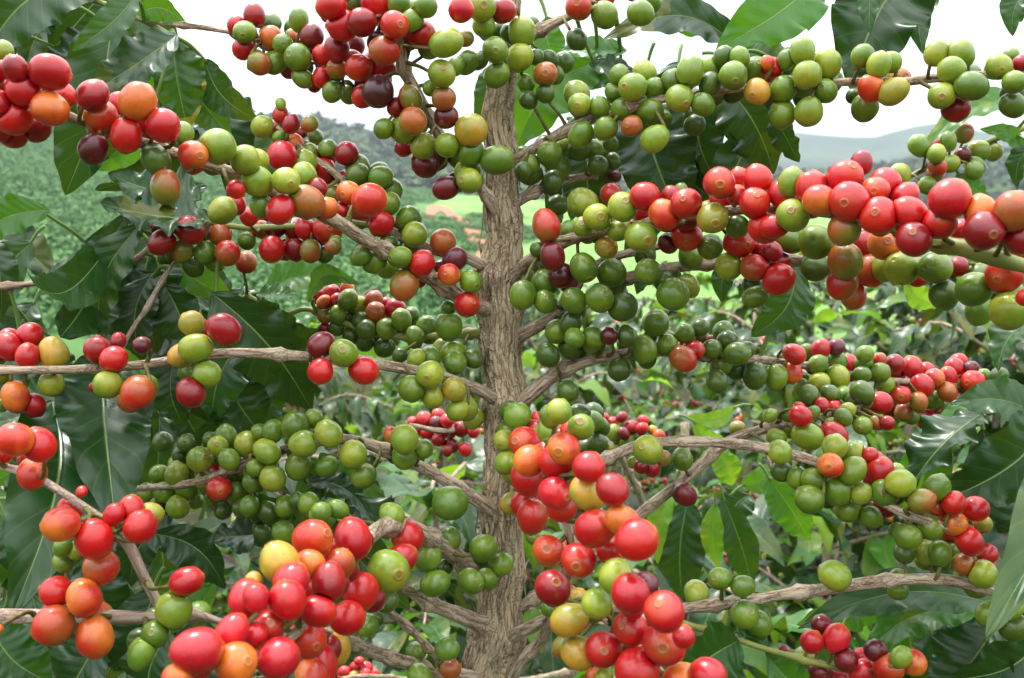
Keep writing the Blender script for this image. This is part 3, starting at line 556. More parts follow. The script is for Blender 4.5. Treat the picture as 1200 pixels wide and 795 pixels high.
berries = []
BP = {t: np.concatenate([np.stack([np.interp(np.linspace(0, len(pl) - 1, len(pl) * 8), range(len(pl)), [q[c] for q in pl]) for c in range(3)], 1) for tr, pl, k in BRANCH if tr == t]) for t in 'CNEK'}
for (g, tree), txt in FRUIT.items():
    ox = oy = 0; L = []
    for line in txt.strip().split('\n'):
        if line.startswith('@'): ox, oy = map(float, line[1:].split()); continue
        for it in line.split(';'):
            it = it.strip()
            if not it: continue
            p = it.split(); fl = p[4] if len(p) > 4 else ''
            L.append([ox + float(p[0]) / 3.974, oy + float(p[1]) / 3.974, float(p[2]) / 3.974, p[3], fl])
    x = np.array([b[0] for b in L]); y = np.array([b[1] for b in L]); r = np.array([b[2] for b in L])
    if g == 'rc0': r[:] = 11.5
    w = r ** 1.5                                   # full-face cherries tell the size best
    if np.ptp(x) > 90:
        A = np.stack([np.ones_like(x), x], 1); co = np.linalg.lstsq(A * w[:, None], r * 1.04 * w, rcond=None)[0]; rf = A @ co
    else: rf = np.full_like(x, (w * r).sum() / w.sum())
    rf = np.clip(rf, r.min(), np.percentile(r, 92)); dfit = .0073 * FPX / rf
    tgt = .0073 if g not in ('rb',) else .0073
    d0 = tgt * FPX / rf
    if g in ('top', 'rt', 'bg', 'bl2'): d0 = np.clip(d0, .50, .60)
    if g in ('gl','ml2','rc0','cl'): d0 = np.clip(d0, .56, .74)
    d0 = np.minimum(d0, 1.2)
    if g != 'rb':
        for i in range(len(L)):
            e = BP[tree]; k = int(np.hypot(e[:, 0] - x[i], e[:, 1] - y[i]).argmin()); 
            if abs(e[k, 2] - d0[i]) < .15: d0[i] = .25 * d0[i] + .75 * e[k, 2]
    r = r * np.interp(r, [15, 22, 33], [1.12, 1.05, .90])
    if len(L) > 18 and g != 'rb':                   # cherries packed in behind the visible ones, against the branch
        e = BP[tree]; add = []
        for i in range(len(L)):
            if rng.random() > .72: continue
            k = int(np.hypot(e[:, 0] - x[i], e[:, 1] - y[i]).argmin()); v_ = e[k, :2] - (x[i], y[i]); n_ = np.hypot(*v_)
            if n_ > 60 or n_ < 1: continue
            st = min(.9 * r[i], n_); c_ = L[i][3]
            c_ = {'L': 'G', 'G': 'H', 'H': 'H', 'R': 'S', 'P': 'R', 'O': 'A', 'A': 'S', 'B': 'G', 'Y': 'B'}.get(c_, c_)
            nx, ny = x[i] + v_[0] / n_ * st + rng.normal(0, 2), y[i] + v_[1] / n_ * st + rng.normal(0, 2)
            dd_ = np.hypot(x - nx, y - ny)
            if np.sort(dd_)[1] > 1.9 * r[i]: continue
            add.append((nx, ny, min(r[i], 18) * .88, c_, d0[i]))
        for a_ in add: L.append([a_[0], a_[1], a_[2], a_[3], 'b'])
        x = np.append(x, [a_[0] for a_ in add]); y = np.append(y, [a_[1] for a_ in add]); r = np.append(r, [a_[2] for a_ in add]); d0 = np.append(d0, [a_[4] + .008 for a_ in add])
    rr = r * d0 / FPX
    off = np.array([(-.021 if 'f' in b[4] else .009 if 'b' in b[4] else -.012) for b in L]) * (d0 / .6) ** .5 + rng.normal(0, .0012, len(L))
    d = d0 + off
    for _ in range(80):                            # slide overlapping neighbours apart along the line of sight only
        mv = 0
        for i in range(len(L)):
            dx = (x - x[i]) * d0[i] / FPX; dy = (y - y[i]) * d0[i] / FPX
            lat2 = dx * dx + dy * dy; s2 = ((rr + rr[i]) * .88) ** 2
            for j in np.where(lat2 < s2)[0]:
                if j <= i: continue
                need = math.sqrt(s2[j] - lat2[j]); dz = d[j] - d[i]
                if abs(dz) < need:
                    sg = 1 if dz >= 0 else -1; e = (need - abs(dz)) * .35; d[j] += sg * e; d[i] -= sg * e; mv += e
        if mv < 1e-5: break
    for i, b in enumerate(L):
        berries.append(dict(g=g, tree=tree, px=x[i], py=y[i], rp=r[i], d=d[i], d0=d0[i], r=min(r[i] * d[i] / FPX, .0105), c=b[3], eye='e' in b[4], pos=P(x[i], y[i], d[i])))
print('cherries', len(berries))

# ------------------------------------------------------------------ the foreground plants
tC = P(578, 860, .612); baseC = np.array([tC[0] + .005, tC[1] - .0, 0.0])
baseN = np.array([-.50, .60, 0.0]); baseE = np.array([.60, .74, 0.0]); baseK = P(800, 720, 1.5); baseK[2] = 0
TREE = {
 'C': thing('coffee_tree', 'fruit-laden coffee tree with rough upright trunk through the middle of the picture', 'coffee tree', baseC),
 'N': thing('coffee_tree', 'coffee tree reaching in from the left edge with pale twigs and broad dark leaves', 'coffee tree', baseN),
 'E': thing('coffee_tree', 'coffee tree reaching in from the right edge with a small green twig of cherries', 'coffee tree', baseE),
 'K': thing('coffee_shrub', 'coffee shrub right behind the trunk with small bunches of red cherries and long hanging leaves', 'coffee shrub', baseK)}
# trunks
def trunk(tree, pts, rad, fine, sides=72, step=.0016, name='trunk'):
    mb = MB(); p, r = catmull(pts, rad, step)
    tube(mb, p, r, sides, .10, 0, 3, fine)
    return mb.build(name, M['trunk'], TREE[tree], TREE[tree].location)
tp = [(606, -90, 12), (602, -30, 15), (594, 30, 18), (588, 80, 34), (588, 130, 37), (588, 190, 38), (587, 250, 39), (587, 300, 43), (586, 350, 46), (588, 390, 46), (588, 430, 43), (590, 480, 46), (590, 540, 41),
      (590, 590, 43), (587, 640, 48), (584, 700, 54), (579, 760, 57), (576, 830, 60)]
pts = [P(a, b, .612) for a, b, w in tp]; rad = [w / 2 * .612 / FPX for a, b, w in tp]
pt2, rd2 = catmull(pts, rad, .004)
for py_, am in ((190, .25), (245, .2), (262, .22), (325, .25), (365, .25), (398, .2), (474, .28), (600, .25), (675, .2), (745, .25), (800, .2)):
    zz = P(588, py_, .612)[2]; rd2 = rd2 * (1 + am * .75 * np.exp(-((pt2[:, 2] - zz) / .0065) ** 2))
pt2[:, 0] += .0016 * np.sin(pt2[:, 2] * 55) + .0011 * np.sin(pt2[:, 2] * 131)
rd2 = rd2 * .90
tr_ob = trunk('C', list(pt2), list(rd2), .21, 120)
# loose strips of bark lifting off the trunk
sl = MB()
for _ in range(170):
    k = rng.integers(5, len(pt2) - 5); an = rng.uniform(0, 2 * math.pi); R_ = rd2[k] * 1.12; L_ = rng.uniform(.006, .024); w_ = rng.uniform(.0006, .0016); lift = rng.uniform(.0003, .0035)
    V = []; sg = rng.choice([-1, 1]); dr = rng.normal(0, .12)
    for u_ in np.linspace(0, 1, 7):
        kk = pt2[k] + np.array([0, 0, sg * L_ * u_]); rr0 = R_ + lift * u_ ** 2; ww = w_ * (1 - .75 * u_)
        for e_ in (-1, 1):
            a_ = an + dr * u_ + e_ * ww / R_; V.append(kk + np.array([math.cos(a_) * rr0, math.sin(a_) * rr0, 0]))
    V = np.array(V); th_ = np.array([math.cos(an), math.sin(an), 0]) * .0004
    V = np.vstack([V, V - th_]); F_ = [(2 * i, 2 * i + 1, 2 * i + 3, 2 * i + 2) for i in range(6)]; F_ += [(14 + a, 14 + b, 14 + c, 14 + d_) for a, b, c, d_ in F_]
    F_ += [(2 * i, 2 * i + 2, 16 + 2 * i, 14 + 2 * i) for i in range(6)] + [(2 * i + 1, 2 * i + 3, 17 + 2 * i, 15 + 2 * i) for i in range(6)]
    sl.add(V, F_, {'lc': V * 1.0 + rng.normal(0, .05, 3)})
sl.build('bark_strips', M['trunk'], TREE['C'], TREE['C'].location)['kind'] = 'stuff'
mb = MB(); p0 = pts[-1]; p, r = catmull([p0, p0 + (0.002, 0, -.3), baseC + (0, 0, .3), baseC + (0, 0, -.05)], [rad[-1], .019, .022, .03], .01)
tube(mb, p, r, 24, .1, 0, 5, .1); mb.build('trunk_base', M['trunk'], TREE['C'], TREE['C'].location)
for t_, b_, h in (('N', baseN, 2.05), ('E', baseE, 2.05)):
    trunk(t_, [b_ + (0, 0, -.04), b_ + (.01, .01, .6), b_ + (-.005, 0, 1.2), b_ + (0, .01, 1.7), b_ + (.01, 0, h)], [.026, .021, .017, .012, .005], .12, 28, .01)
trunk('K', [baseK + (0, 0, -.04), baseK + (.01, 0, .6), baseK + (0, .01, 1.22)], [.02, .015, .006], .1, 20, .01)

# branches
br_lines = []
for bi, (tree, pl, kind) in enumerate(BRANCH):
    pts = [P(a, b, d) for a, b, d, w in pl]; rad = [w / 2 * d / FPX * (.9 if kind == 'wood' else 1) for a, b, d, w in pl]
    if tree == 'C' and pl[0][0] in range(576, 612): pts[0] = P(pl[0][0] * .6 + 588 * .4, pl[0][1], .612)
    if tree in 'NE' and (pl[0][0] < -100 or pl[0][0] > 1300):
        b_ = baseN if tree == 'N' else baseE; q = b_.copy(); q[2] = min(pts[0][2] - .02, 2.0); pts.insert(0, q); rad.insert(0, rad[0] * 1.1)
    if tree == 'K': q = baseK.copy(); q[2] = min(pts[0][2], 1.15); pts[0] = q
    p, r = catmull(pts, rad, .0035)
    # light natural kinks
    kk = np.array([[noise.noise(Vector((i * .06, bi * 3.1, c))) for c in (0, 5, 9)] for i in range(len(p))]) * .0022
    p = p + kk * np.minimum(1, np.arange(len(p)) / 10)[:, None]
    br_lines.append([tree, p, r, kind, MB(), bi])
for tree, p, r, kind, mb, bi in br_lines:
    if kind == 'wood': tube(mb, p, r, 20, .16, .047, bi, .06)
    else: tube(mb, p, r, 16, .08, .05, bi, .02)
# fruit stalks hang the cherries on the nearest branch
for b in berries:
    best = None
    for e in br_lines:
        if e[0] != b['tree']: continue
        dd = np.linalg.norm(e[1] - b['pos'], axis=1); k = int(dd.argmin())
        if best is None or dd[k] < best[0]: best = (dd[k], e, k)
    b['near'] = best
    q = best[1][1][best[2]]; away = b['pos'] - q; L_ = np.linalg.norm(away); away = away / (L_ + 1e-9)
    tocam = CAM - b['pos']; tocam /= np.linalg.norm(tocam)
    if b['eye']:
        ax = tocam + .42 * rng.normal(size=3) * np.array([1, .3, 1]) + .12 * away
    else:
        ax = away + .4 * rng.normal(size=3); ax /= np.linalg.norm(ax); dt = ax @ tocam
        if dt > .25: ax = ax - (dt + .1) * tocam
    b['axis'] = ax / np.linalg.norm(ax)
    s0 = b['pos'] - b['axis'] * b['r'] * .98
    if L_ < .034 and (s0 - b['pos']) @ tocam < .25 * b['r']:
        m_ = (s0 + q) / 2 + rng.normal(0, .001, 3) - b['axis'] * .002
        pp, rr_ = catmull([s0, m_, q], [.0009, .0010, .0014], .003)
        tube(best[1][4], pp, rr_, 8, .1, 0, 1, mi=1)
BROB = {}
for tree, p, r, kind, mb, bi in br_lines:
    BROB[bi] = mb.build('branch', [M['shoot'] if kind != 'wood' else M['pale'] if tree == 'N' else M['wood'], M['stalk']], TREE[tree], p[0])

ALLP = np.array([b['pos'] for b in berries]); ALLR = np.array([b['r'] for b in berries])
for i, b in enumerate(berries):
    D_ = np.linalg.norm(ALLP - b['pos'], axis=1); b['nb'] = [(ALLP[j], ALLR[j]) for j in np.where((D_ < (ALLR + b['r']) * 1.12) & (D_ > (ALLR + b['r']) * .55))[0] if j != i]
# (each cherry hangs on its branch: thing > branch > cherry)
# cherries as parts: the hundred that show largest on each plant, the rest as one part
for tree in 'CNEK':
    L = [b for b in berries if b['tree'] == tree]; L.sort(key=lambda b: -b['rp'])
    L.sort(key=lambda b: -(b['rp'] * (1 if -5 < b['px'] < 1205 and -5 < b['py'] < 800 else .3)))
    rest = MB()
    for i, b in enumerate(L):
        W, col, lp = cherry_geo(b['pos'], b['r'], b['c'], b['eye'], b['axis'], rng, b['nb'])
        if i < 100:
            mb = MB(); mb.add(W, CT_F, {'tint': col, 'lpos': lp}); mb.build('cherry', M['cherry'], BROB[b['near'][1][5]], b['pos'])
        else: rest.add(W, CT_F, {'tint': col, 'lpos': lp})
    if rest.n:
        o = rest.build('cherries', M['cherry'], TREE[tree], TREE[tree].location); o['kind'] = 'stuff'

# ------------------------------------------------------------------ leaves
def leaf_geo(base, tip, hw, nrm, nu, nv, tone, yel, curl, bend, wave, fold, rnd, wfreq=9):
    base = np.asarray(base); tip = np.asarray(tip); d = tip - base; L = np.linalg.norm(d); d = d / L
    n = nrm - (nrm @ d) * d; n /= np.linalg.norm(n); s = np.cross(d, n)
    u = np.linspace(0, 1, nu); v = np.linspace(-1, 1, nv); U, Vv = np.meshgrid(u, v, indexing='ij')
    w = np.sin(math.pi * np.clip(u, 0, 1) ** .88) ** .78 * (1 - .10 * u)
    w = np.where(u > .86, np.minimum(w, .06 + (1 - u) * 2.6), w); w = w / w.max(); w[0] = .015; w[-1] = .006
    ph = rnd.uniform(0, 6, 4); A = np.abs(Vv)
    sc = 1 + .03 * np.sin(wfreq * .9 * math.pi * U + ph[3] + (Vv > 0) * 1.7) * A ** 3
    X = hw * w[:, None] * Vv * sc
    side = (Vv > 0)
    wv = np.where(side, np.sin(wfreq * 2 * math.pi * U * .5 + ph[0]) + .55 * np.sin(wfreq * 2 * math.pi * U + ph[1]), np.sin(wfreq * 2 * math.pi * U * .55 + ph[2]) + .5 * np.sin(wfreq * 1.1 * 2 * math.pi * U + ph[3]))
    Z = curl * L * np.sin(math.pi * U) * 1.0 - curl * L * .9 * U ** 3 + hw * w[:, None] * (fold * A - .25 * fold * A ** 2) + wave * hw * wv * A ** 2.2 * np.sin(math.pi * np.clip(U, .03, .97)) ** .5
    Y = U * L; X = X + bend * L * np.sin(math.pi * U)
    # blade puckers between side veins
    Z = Z + hw * .008 * np.cos(2 * math.pi * (9 * U - 1.5 * A ** .8)) * (A * (1 - A) * 4)
    Pp = base + Y[..., None] * d + X[..., None] * s + Z[..., None] * n
    N = nu * nv; luv = np.stack([U, Vv, np.full_like(U, rnd.random())], -1).reshape(-1, 3)
    return Pp.reshape(-1, 3), luv, np.full(N, tone), np.full(N, yel)
fr = random.Random(5)
for tree, (x0, y0, x1, y1), n_, d0_, d1_ in (('N', (-40, 240, 250, 520), 26, .66, .80), ('N', (-40, 560, 250, 800), 24, .64, .82), ('N', (-60, -40, 150, 60), 7, .66, .72),
        ('C', (700, 60, 900, 190), 9, .67, .74), ('C', (230, 330, 340, 480), 8, .66, .76), ('C', (660, 130, 800, 230), 5, .68, .74), ('E', (960, 690, 1220, 800), 16, .66, .80), ('E', (1090, 470, 1230, 640), 9, .64, .74),
        ('C', (280, 560, 430, 680), 7, .66, .74), ('N', (180, 60, 280, 150), 4, .66, .7)):
    for _ in range(n_):
        bx, by = fr.uniform(x0, x1), fr.uniform(y0, y1); an = math.radians(fr.gauss(90, 48)); ln = fr.uniform(85, 150); dd = fr.uniform(d0_, d1_)
        LEAF.append((tree, bx, by, bx + ln * math.cos(an), by + ln * math.sin(an), ln * fr.uniform(.19, .26), dd, dd + fr.uniform(-.03, .03), fr.uniform(-45, 45), fr.uniform(.0, .3) if fr.random() < .85 else .6, fr.uniform(.05, .2), fr.uniform(-.15, .15), .1 * fr.random()))
for i, (tree, bx, by, tx, ty, hw, db, dt, roll, tone, curl, bend, yel) in enumerate(LEAF):
    if tree == 'K': db *= 1.25; dt *= 1.25
    B = P(bx, by, db); T_ = P(tx, ty, dt); v = CAM - (B + T_) / 2; v /= np.linalg.norm(v)
    d = (T_ - B) / np.linalg.norm(T_ - B); n = v - (v @ d) * d; n /= np.linalg.norm(n); s = np.cross(d, n)
    ro = math.radians(roll); nn = n * math.cos(ro) + s * math.sin(ro)
    if nn[2] < -.2 and abs(roll) > 15 and abs(d[2]) < .8: nn = n * math.cos(ro) - s * math.sin(ro)
    W = hw * (db + dt) / 2 / FPX / max(.55, math.cos(ro)) * 1.02
    mb = MB(); big = hw > 20
    g, luv, to, ye = leaf_geo(B, T_, W, nn, 58 if big else 36, 23 if big else 13, tone, yel, curl * .9, bend, .17 if big else .13, .34, rng, 6.5)
    mb.add(g, grid_faces(58 if big else 36, 23 if big else 13), {'luv': luv, 'tone': to, 'yel': ye, 'lc': luv})
    # petiole
    best = min(((np.linalg.norm(e[1] - B, axis=1).min(), e) for e in br_lines if e[0] == tree), key=lambda q: q[0])
    if best[0] < .07:
        q = best[1][1][int(np.linalg.norm(best[1][1] - B, axis=1).argmin())]
    else: q = B - d * .015
    pp, pr = catmull([q, (q + B) / 2 + (0, 0, .002), B + d * .004], [.0014, .0013, .001], .003); 
    k0 = mb.n; m2 = MB(); tube(m2, pp, pr, 8, .05)
    vv = m2.v[0]; mb.add(vv, m2.f[0], {'luv': np.tile([.5, 0, .5], (len(vv), 1)), 'tone': np.full(len(vv), .5), 'yel': np.zeros(len(vv)), 'lc': m2.a['lc'][0]})
    mb.build('leaf', M['leaf'], BROB[best[1][5]] if best[0] < .25 else TREE[tree], B)

# ------------------------------------------------------------------ background shrubs
def shrub_meshes(seed, H, R, dens=1.0):
    r_ = np.random.default_rng(seed); wood = MB(); fol = MB(); fruit = MB()
    tube(wood, *catmull([(0, 0, -.05), (.01, 0, H * .5), (0, .01, H)], [.017, .012, .004], .03), 10, .1)
    z = .15; k = 0
    while z < H:
        f = z / H; nb = 2
        for q in range(nb):
            az = k * 1.57 + q * math.pi + r_.uniform(-.35, .35); ln = R * (1.05 - .75 * f ** 2.2) * r_.uniform(.8, 1.1)
            dr = np.array([math.cos(az), math.sin(az), 0]); rise = .10 + .5 * f
            bp = [np.array([0, 0, z]), dr * ln * .5 + (0, 0, z + ln * rise * .45), dr * ln + (0, 0, z + ln * rise * .35 - .05 * ln)]
            p, rr = catmull(bp, [.005, .0035, .0018], .03); tube(wood, p, rr, 5, .05, cap=False)
            nl = int(ln / .037 * dens); sd = np.cross(dr, (0, 0, 1))
            for m in range(nl):
                t = (m + .5) / nl; i = min(len(p) - 1, int(t * len(p)))
                if t < .25 and f < .8: continue
                for sg in (-1, 1):
                    a = r_.uniform(-.4, .4); dd = dr * (.45 + a * .5) + sd * sg * (.9) + np.array([0, 0, r_.uniform(-1.3, -.1)])
                    if m == nl - 1: dd = dr + sd * sg * .4 + np.array([0, 0, r_.uniform(-.3, .5)])
                    dd /= np.linalg.norm(dd); ll = r_.uniform(.08, .145); nm = np.array([0, 0, 1.0]) + .5 * dd * np.array([1, 1, 0]) + r_.normal(0, .45, 3)
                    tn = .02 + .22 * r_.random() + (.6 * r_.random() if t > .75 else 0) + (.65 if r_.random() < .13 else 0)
                    g, luv, to, ye = leaf_geo(p[i], p[i] + dd * ll, ll * r_.uniform(.18, .23), nm, 10, 5, tn, .2 * r_.random(), .12, r_.uniform(-.08, .08), .22, .35, r_, 4)
                    fol.add(g, grid_faces(10, 5), {'luv': luv, 'tone': to, 'yel': ye})
                if r_.random() < .30 and .2 < t < .85:
                    nn = r_.integers(3, 9); pc = r_.choice(list('RRSGLOR'))
                    for _ in range(nn):
                        c = p[i] + r_.normal(0, .011, 3); c[2] -= .004
                        fruit.add(c + .0072 * SPH_V, SPH_F, {'tint': np.tile([*lin(PAL[pc if r_.random() < .7 else 'G'][0]), 1], (len(SPH_V), 1)), 'lpos': SPH_V + c * 40})
        z += .075; k += 1
    return wood, fol, fruit
def sph(n1, n2):
    V = [(math.sin(a) * math.cos(b), math.sin(a) * math.sin(b), math.cos(a)) for a in np.linspace(.001, math.pi - .001, n1) for b in np.linspace(0, 2 * math.pi, n2, endpoint=False)]
    return np.array(V), grid_faces(n1, n2, True)
SPH_V, SPH_F = sph(7, 10)
protos = []
for k, (H, R) in enumerate([(1.18, .50), (1.25, .55), (1.40, .58), (1.10, .48)]):
    w, f, b = shrub_meshes(40 + k, H, R)
    protos.append((w, f, b, H))
mesh_cache = {}
def put_shrub(k, x, y, z, rz, sc, label, root=None):
    t = root or thing('coffee_shrub', label, 'coffee shrub', (x, y, z), 'coffee shrubs growing behind the fruit-laden tree')
    for nm, mbx, mt in (('trunk', protos[k][0], M['wood']), ('foliage', protos[k][1], M['leaf']), ('cherries', protos[k][2], M['cherry'])):
        key = (k, nm)
        if key not in mesh_cache:
            o = mbx.build(nm, mt, t, None); mesh_cache[key] = o.data
        else:
            o = bpy.data.objects.new(nm, mesh_cache[key]); C.objects.link(o); o.parent = t
        o.location = (0, 0, 0); o.rotation_euler = (0, 0, rz); o.scale = (sc,) * 3
        if nm == 'cherries': o['kind'] = 'stuff'
    return t

# ------------------------------------------------------------------ terrain
def sstep(a, b, x): t = np.clip((x - a) / (b - a), 0, 1); return t * t * (3 - 2 * t)
def height(x, y):
    x = np.asarray(x, float); y = np.asarray(y, float); r = np.hypot(x, y); s = np.where(y > .1, x / np.maximum(y, .1), np.sign(x) * 3); s = np.clip(s, -1.2, 1.2)
    back = sstep(0, -10, y)
    hL = np.interp(s, [-1.2, -.55, -.38, -.2, -.03, .1, .5, 1.2], [12, 11.5, 9.5, 6.8, 5.2, 4.4, 2.0, 1])
    h = hL * np.clip((r - 9) / 91, 0, 1) ** 1.25
    ridge = np.interp(s, [-1.2, -.55, -.4, -.3, -.2, -.12, -.04, .05, .3, .6, 1.2], [24, 22, 21, 22, 23, 20.5, 17, 14, 12, 13, 15])
    h = np.where(r > 100, hL + (ridge - hL) * sstep(120, 240, r) - 3 * sstep(100, 115, r) * (1 - sstep(115, 150, r)), h)
    far = .45 * np.interp(s, [-1.2, -.5, -.25, 0, .2, .28, .36, .42, .5, .7, 1.2], [140, 125, 130, 105, 112, 142, 126, 140, 122, 132, 140])
    h = h + (far - ridge) * sstep(330, 640, r) - 6 * sstep(250, 290, r) * (1 - sstep(290, 400, r))
    h = h - 60 * sstep(680, 1100, r)
    h = np.where(r > 60, h + .02 * np.clip(r - 60, 0, 200) * np.sin(x * .031 + 1) * np.sin(y * .027), h)
    return h * (1 - back)
rr_ = np.concatenate([np.linspace(0.05, 8, 40), np.linspace(8.4, 120, 150), np.linspace(123, 420, 60), np.linspace(430, 1150, 60)])
th = np.linspace(0, 2 * math.pi, 361)[:-1]; RR, TH = np.meshgrid(rr_, th, indexing='ij'); XX = RR * np.sin(TH); YY = RR * np.cos(TH)
ZZ = height(XX, YY) + .025 * np.sin(XX * 3.1) * np.sin(YY * 2.7)
rf_ = RR; ss = np.where(YY > .1, XX / np.maximum(YY, .1), 3)
def zones(x, y):
    r = np.hypot(x, y); s = np.where(y > .1, x / np.maximum(y, .1), 3)
    field = sstep(9, 14, r)
    wob = .02 * np.sin(r * .25) 
    grass = sstep(.0, .03, s + wob) * (1 - sstep(.40, .44, s)) * sstep(10, 13, r)
    grass = np.maximum(grass, sstep(-.085, -.075, s + (r - 70) * -.0006) * sstep(62, 66, r) * (1 - sstep(.4, .44, s)))
    hill = sstep(108, 125, r)
    return field, grass * (1 - hill), hill
zf, zg, zh = zones(XX, YY)
mb = MB(); V = np.stack([XX, YY, ZZ], -1).reshape(-1, 3)
mb.add(V, grid_faces(len(rr_), 360, True), {'zone': np.stack([zf, zg, zh], -1).reshape(-1, 3)})
g = mb.build('ground', M['terrain']); g['kind'] = 'structure'
def hit(px, py):
    d = P(px, py, 1) - CAM; t = 6.0
    while t < 3000:
        q = CAM + d * t
        if q[2] < float(height(q[0], q[1])): return q
        t *= 1.004
    return None
# dirt road climbing the slope
def road(path, w):
    q = [hit(a, b) for a, b in path]; q = [p for p in q if p is not None]; p, r = catmull(q, [1] * len(q), 1.0)
    V = []
    for i in range(len(p)):
        t = p[min(i + 1, len(p) - 1)] - p[max(i - 1, 0)]; nrm = np.array([-t[1], t[0], 0]); nrm /= np.linalg.norm(nrm) + 1e-9
        for k in (-1, -.5, 0, .5, 1):
            v = p[i] + nrm * k * w * (1 + .2 * math.sin(i * .7)); v[2] = float(height(v[0], v[1])) + .07 + .02 * (1 - abs(k)); V.append(v)
    m = MB(); m.add(V, grid_faces(len(p), 5)); o = m.build('dirt_road', M['road']); o['kind'] = 'structure'
road([(494, 258), (506, 250), (513, 242), (525, 250), (545, 264), (566, 288), (590, 320)], .42)
print('ROAD', [None if hit(a,b) is None else [round(float(v),1) for v in hit(a,b)] for a,b in [(494, 258),(513, 242),(545, 264),(566, 288),(560,230),(430,300),(430,400),(700,330),(450,180),(950,170)]])
# rows of coffee on the slope: nobody could count the plants
qv = np.array([(-.5, -.5), (.5, -.5), (.5, .5), (-.5, .5)])
def tufts(name, centers, sizes, nq, leaf, mat, flat=.7):
    Vs = []; n = len(centers); tot = n * nq
    dirs = rng.normal(size=(n, nq, 3)); dirs[..., 2] = np.abs(dirs[..., 2]) * 1.0 - .25; dirs /= np.linalg.norm(dirs, axis=-1)[..., None]
    rad = rng.uniform(.75, 1.08, (n, nq, 1)); C0 = centers[:, None, :] + dirs * rad * sizes[:, None, None] * np.array([1, 1, flat])
    nrm = dirs + rng.normal(0, .5, dirs.shape); nrm /= np.linalg.norm(nrm, axis=-1)[..., None]
    a = np.cross(nrm, rng.normal(size=dirs.shape)); a /= np.linalg.norm(a, axis=-1)[..., None]; b = np.cross(nrm, a)
    lf = leaf * sizes[:, None, None] * rng.uniform(.7, 1.3, (n, nq, 1))
    V = np.stack([C0 + a * lf * q[0] * 1.7 + b * lf * q[1] for q in qv], 2).reshape(-1, 3)
    F = np.arange(len(V)).reshape(-1, 4); m = MB(); m.add(V, F); o = m.build(name, mat, smooth=False); o['kind'] = 'stuff'; return o
ce = []; y = 12.5
while y < 106:
    for x in np.arange(-.62 * y - 1, .56 * y, .42):
        xx, yy = x + rng.uniform(-.2, .2), y + rng.uniform(-.2, .2); f, g_, h = zones(xx, yy)
        if f > .5 and g_ < .3 and rng.random() < .93:
            q = np.array([xx, yy, float(height(xx, yy)) + .1]); 
            ce.append(q)
    y += 1.0 + y * .004
ce = np.array(ce); print('field', len(ce))
rdp = [hit(a, b) for a, b in [(500, 254), (506, 250), (513, 242), (519, 246), (525, 250), (535, 257), (545, 264), (556, 276), (566, 288), (580, 305)]]
keep = np.ones(len(ce), bool)
for q in rdp:
    if q is not None: keep &= np.hypot(ce[:, 0] - q[0], ce[:, 1] - q[1]) > 2.6
ce = ce[keep]
fo = tufts('coffee_field', ce, rng.uniform(.24, .38, len(ce)), 100, .15, M['bush']); fo['label'] = 'rows of coffee bushes covering the far green slope'; fo['category'] = 'coffee field'
ft = []
for _ in range(2600):
    s = rng.uniform(-.62, .6); r = rng.uniform(118, 262) ; x, y = s * r, r
    ft.append((x, y, float(height(x, y)) + 1.0))
ft = np.array(ft); fo = tufts('forest', ft, rng.uniform(1.6, 3.8, len(ft)), 70, .30, M['forest'], 1.1); fo['label'] = 'dark hazy woodland covering the ridge behind the field'; fo['category'] = 'forest'

# shrubs: (variant, x, y, scale, label)
SH = [
 (0, -.50, 1.75, 1.00, 'glossy coffee shrub low behind the left branches, nearest on the left of the trunk'),
 (3, -.12, 1.60, 1.02, 'glossy coffee shrub directly left of the trunk foot with red cherries'),
 (1, .62, 1.85, 1.00, 'coffee shrub right of the trunk behind the crossing bare branches'),
 (2, 1.02, 2.05, .98, 'tall coffee shrub behind the row of ripe cherries at lower right'),
 (2, 1.55, 2.4, 1.0, 'tall coffee shrub beyond the dark leaves on the right edge'),
 (0, -1.05, 2.0, 1.0, 'coffee shrub in shade behind the broad leaves at lower left'),
 (1, .10, 2.45, .97, 'coffee shrub one row back showing in the gap right of the trunk'),
 (1, .72, 2.9, 1.02, 'coffee shrub one row back under the long cherry branch on the right'),
 (0, -.62, 2.85, 1.0, 'coffee shrub one row back left of the trunk under the fruited branch'),
 (2, 1.30, 3.2, 1.02, 'taller coffee shrub one row back at the right with pale shining leaves'),
 (2, 2.15, 3.4, 1.0, 'coffee shrub one row back at the far right edge'),
 (1, -1.75, 3.1, .95, 'coffee shrub one row back at the far left edge'),
 (1, .38, 3.8, 1.0, 'coffee shrub two rows back just right of the trunk'),
 (0, -.25, 3.7, 1.0, 'coffee shrub two rows back just left of the trunk'),
 (1, 1.05, 4.3, 1.05, 'coffee shrub two rows back in the middle of the right half'),
 (2, 2.0, 4.6, 1.0, 'coffee shrub two rows back toward the right edge'),
 (1, -1.1, 4.2, .95, 'coffee shrub two rows back in the middle of the left half'),
 (1, .15, 5.4, 1.0, 'distant coffee shrub three rows back behind the trunk'),
 (2, .95, 5.8, .95, 'distant coffee shrub three rows back on the right'),
 (2, 1.9, 6.2, 1.05, 'distant coffee shrub three rows back at far right'),
 (1, -.9, 5.8, .95, 'distant coffee shrub three rows back on the left'),
]
for i, (k, x, y, sc, lab) in enumerate(SH): put_shrub(k, x, y, 0, i * 1.3, sc, lab)
put_shrub(3, 0, 0, 0, .7, .98, '', TREE['K'])

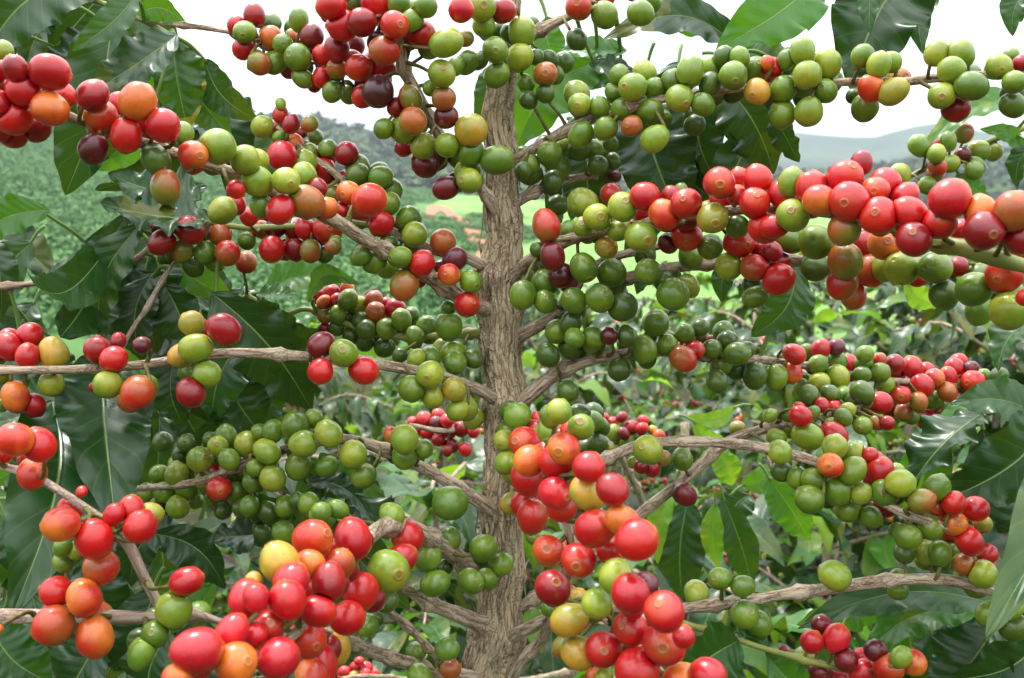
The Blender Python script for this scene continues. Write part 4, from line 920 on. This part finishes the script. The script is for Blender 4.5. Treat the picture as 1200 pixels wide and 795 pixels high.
# ------------------------------------------------------------------ haze
me = bpy.data.meshes.new('haze'); x0, x1, y0, y1, z0, z1 = -1200, 1200, -1200, 1200, -40, 92
vs = [(x, y, z) for x in (x0, x1) for y in (y0, y1) for z in (z0, z1)]
me.from_pydata(vs, [], [(0, 1, 3, 2), (4, 6, 7, 5), (0, 4, 5, 1), (2, 3, 7, 6), (0, 2, 6, 4), (1, 5, 7, 3)])
hz = bpy.data.objects.new('haze', me); C.objects.link(hz); hz['kind'] = 'stuff'; hz['label'] = 'pale haze between the viewer and the far hills'; hz['category'] = 'haze'
hm = bpy.data.materials.new('haze'); hm.use_nodes = True; nt = hm.node_tree; nt.nodes.remove(nt.nodes['Principled BSDF'])
pv = nt.nodes.new('ShaderNodeVolumePrincipled'); pv.inputs['Color'].default_value = (.80, .90, 1, 1); pv.inputs['Density'].default_value = HAZE
nt.links.new(pv.outputs[0], nt.nodes['Material Output'].inputs['Volume']); me.materials.append(hm)

# ------------------------------------------------------------------ light: bright overcast sky
w = bpy.data.worlds.new('World'); S.world = w; w.use_nodes = True; nt = w.node_tree; bg = nt.nodes['Background']
sky = nt.nodes.new('ShaderNodeTexSky'); sky.sky_type = 'NISHITA'; sky.sun_disc = False
EL, AZ = math.radians(66), math.radians(-35)          # veiled sun high above the slope ahead, a little to the left
sky.sun_elevation = EL; sky.sun_rotation = AZ
tc = nt.nodes.new('ShaderNodeTexCoord'); nz = nt.nodes.new('ShaderNodeTexNoise'); nz.inputs['Scale'].default_value = 2.2; nz.inputs['Detail'].default_value = 5
nt.links.new(tc.outputs['Generated'], nz.inputs['Vector'])
rp = nt.nodes.new('ShaderNodeValToRGB'); rp.color_ramp.elements[0].position = .3; rp.color_ramp.elements[0].color = (.72, .74, .78, 1)
rp.color_ramp.elements[1].position = .7; rp.color_ramp.elements[1].color = (1.25, 1.25, 1.25, 1)
nt.links.new(nz.outputs[0], rp.inputs[0])
mx = nt.nodes.new('ShaderNodeMix'); mx.data_type = 'RGBA'; mx.inputs[0].default_value = .85
nt.links.new(sky.outputs[0], mx.inputs[6]); 
sp = nt.nodes.new('ShaderNodeSeparateXYZ'); nt.links.new(tc.outputs['Generated'], sp.inputs[0])
cl = nt.nodes.new('ShaderNodeMapRange'); cl.inputs[1].default_value = 0; cl.inputs[2].default_value = 1; cl.inputs[3].default_value = 6; cl.inputs[4].default_value = 30
nt.links.new(sp.outputs[2], cl.inputs[0])          # overcast sky: three to four times brighter overhead than at the horizon
vm = nt.nodes.new('ShaderNodeVectorMath'); vm.operation = 'SCALE'; nt.links.new(rp.outputs[0], vm.inputs[0]); nt.links.new(cl.outputs[0], vm.inputs['Scale'])
nt.links.new(vm.outputs[0], mx.inputs[7]); nt.links.new(mx.outputs[2], bg.inputs[0])
bg.inputs[1].default_value = .15
sd = bpy.data.lights.new('sun', 'SUN'); sd.energy = 3.2; sd.angle = math.radians(10); sd.color = (1, .97, .92)
so = bpy.data.objects.new('sun', sd); C.objects.link(so)
sv = Vector((math.cos(EL) * math.sin(AZ), math.cos(EL) * math.cos(AZ), math.sin(EL)))
so.rotation_euler = sv.to_track_quat('Z', 'Y').to_euler()
S.render.engine = 'CYCLES'; S.cycles.max_bounces = 8; S.cycles.transparent_max_bounces = 8; S.cycles.volume_bounces = 0
S.view_settings.view_transform = 'Standard'; S.view_settings.look = 'None'; S.view_settings.gamma = 1; S.view_settings.exposure = .30
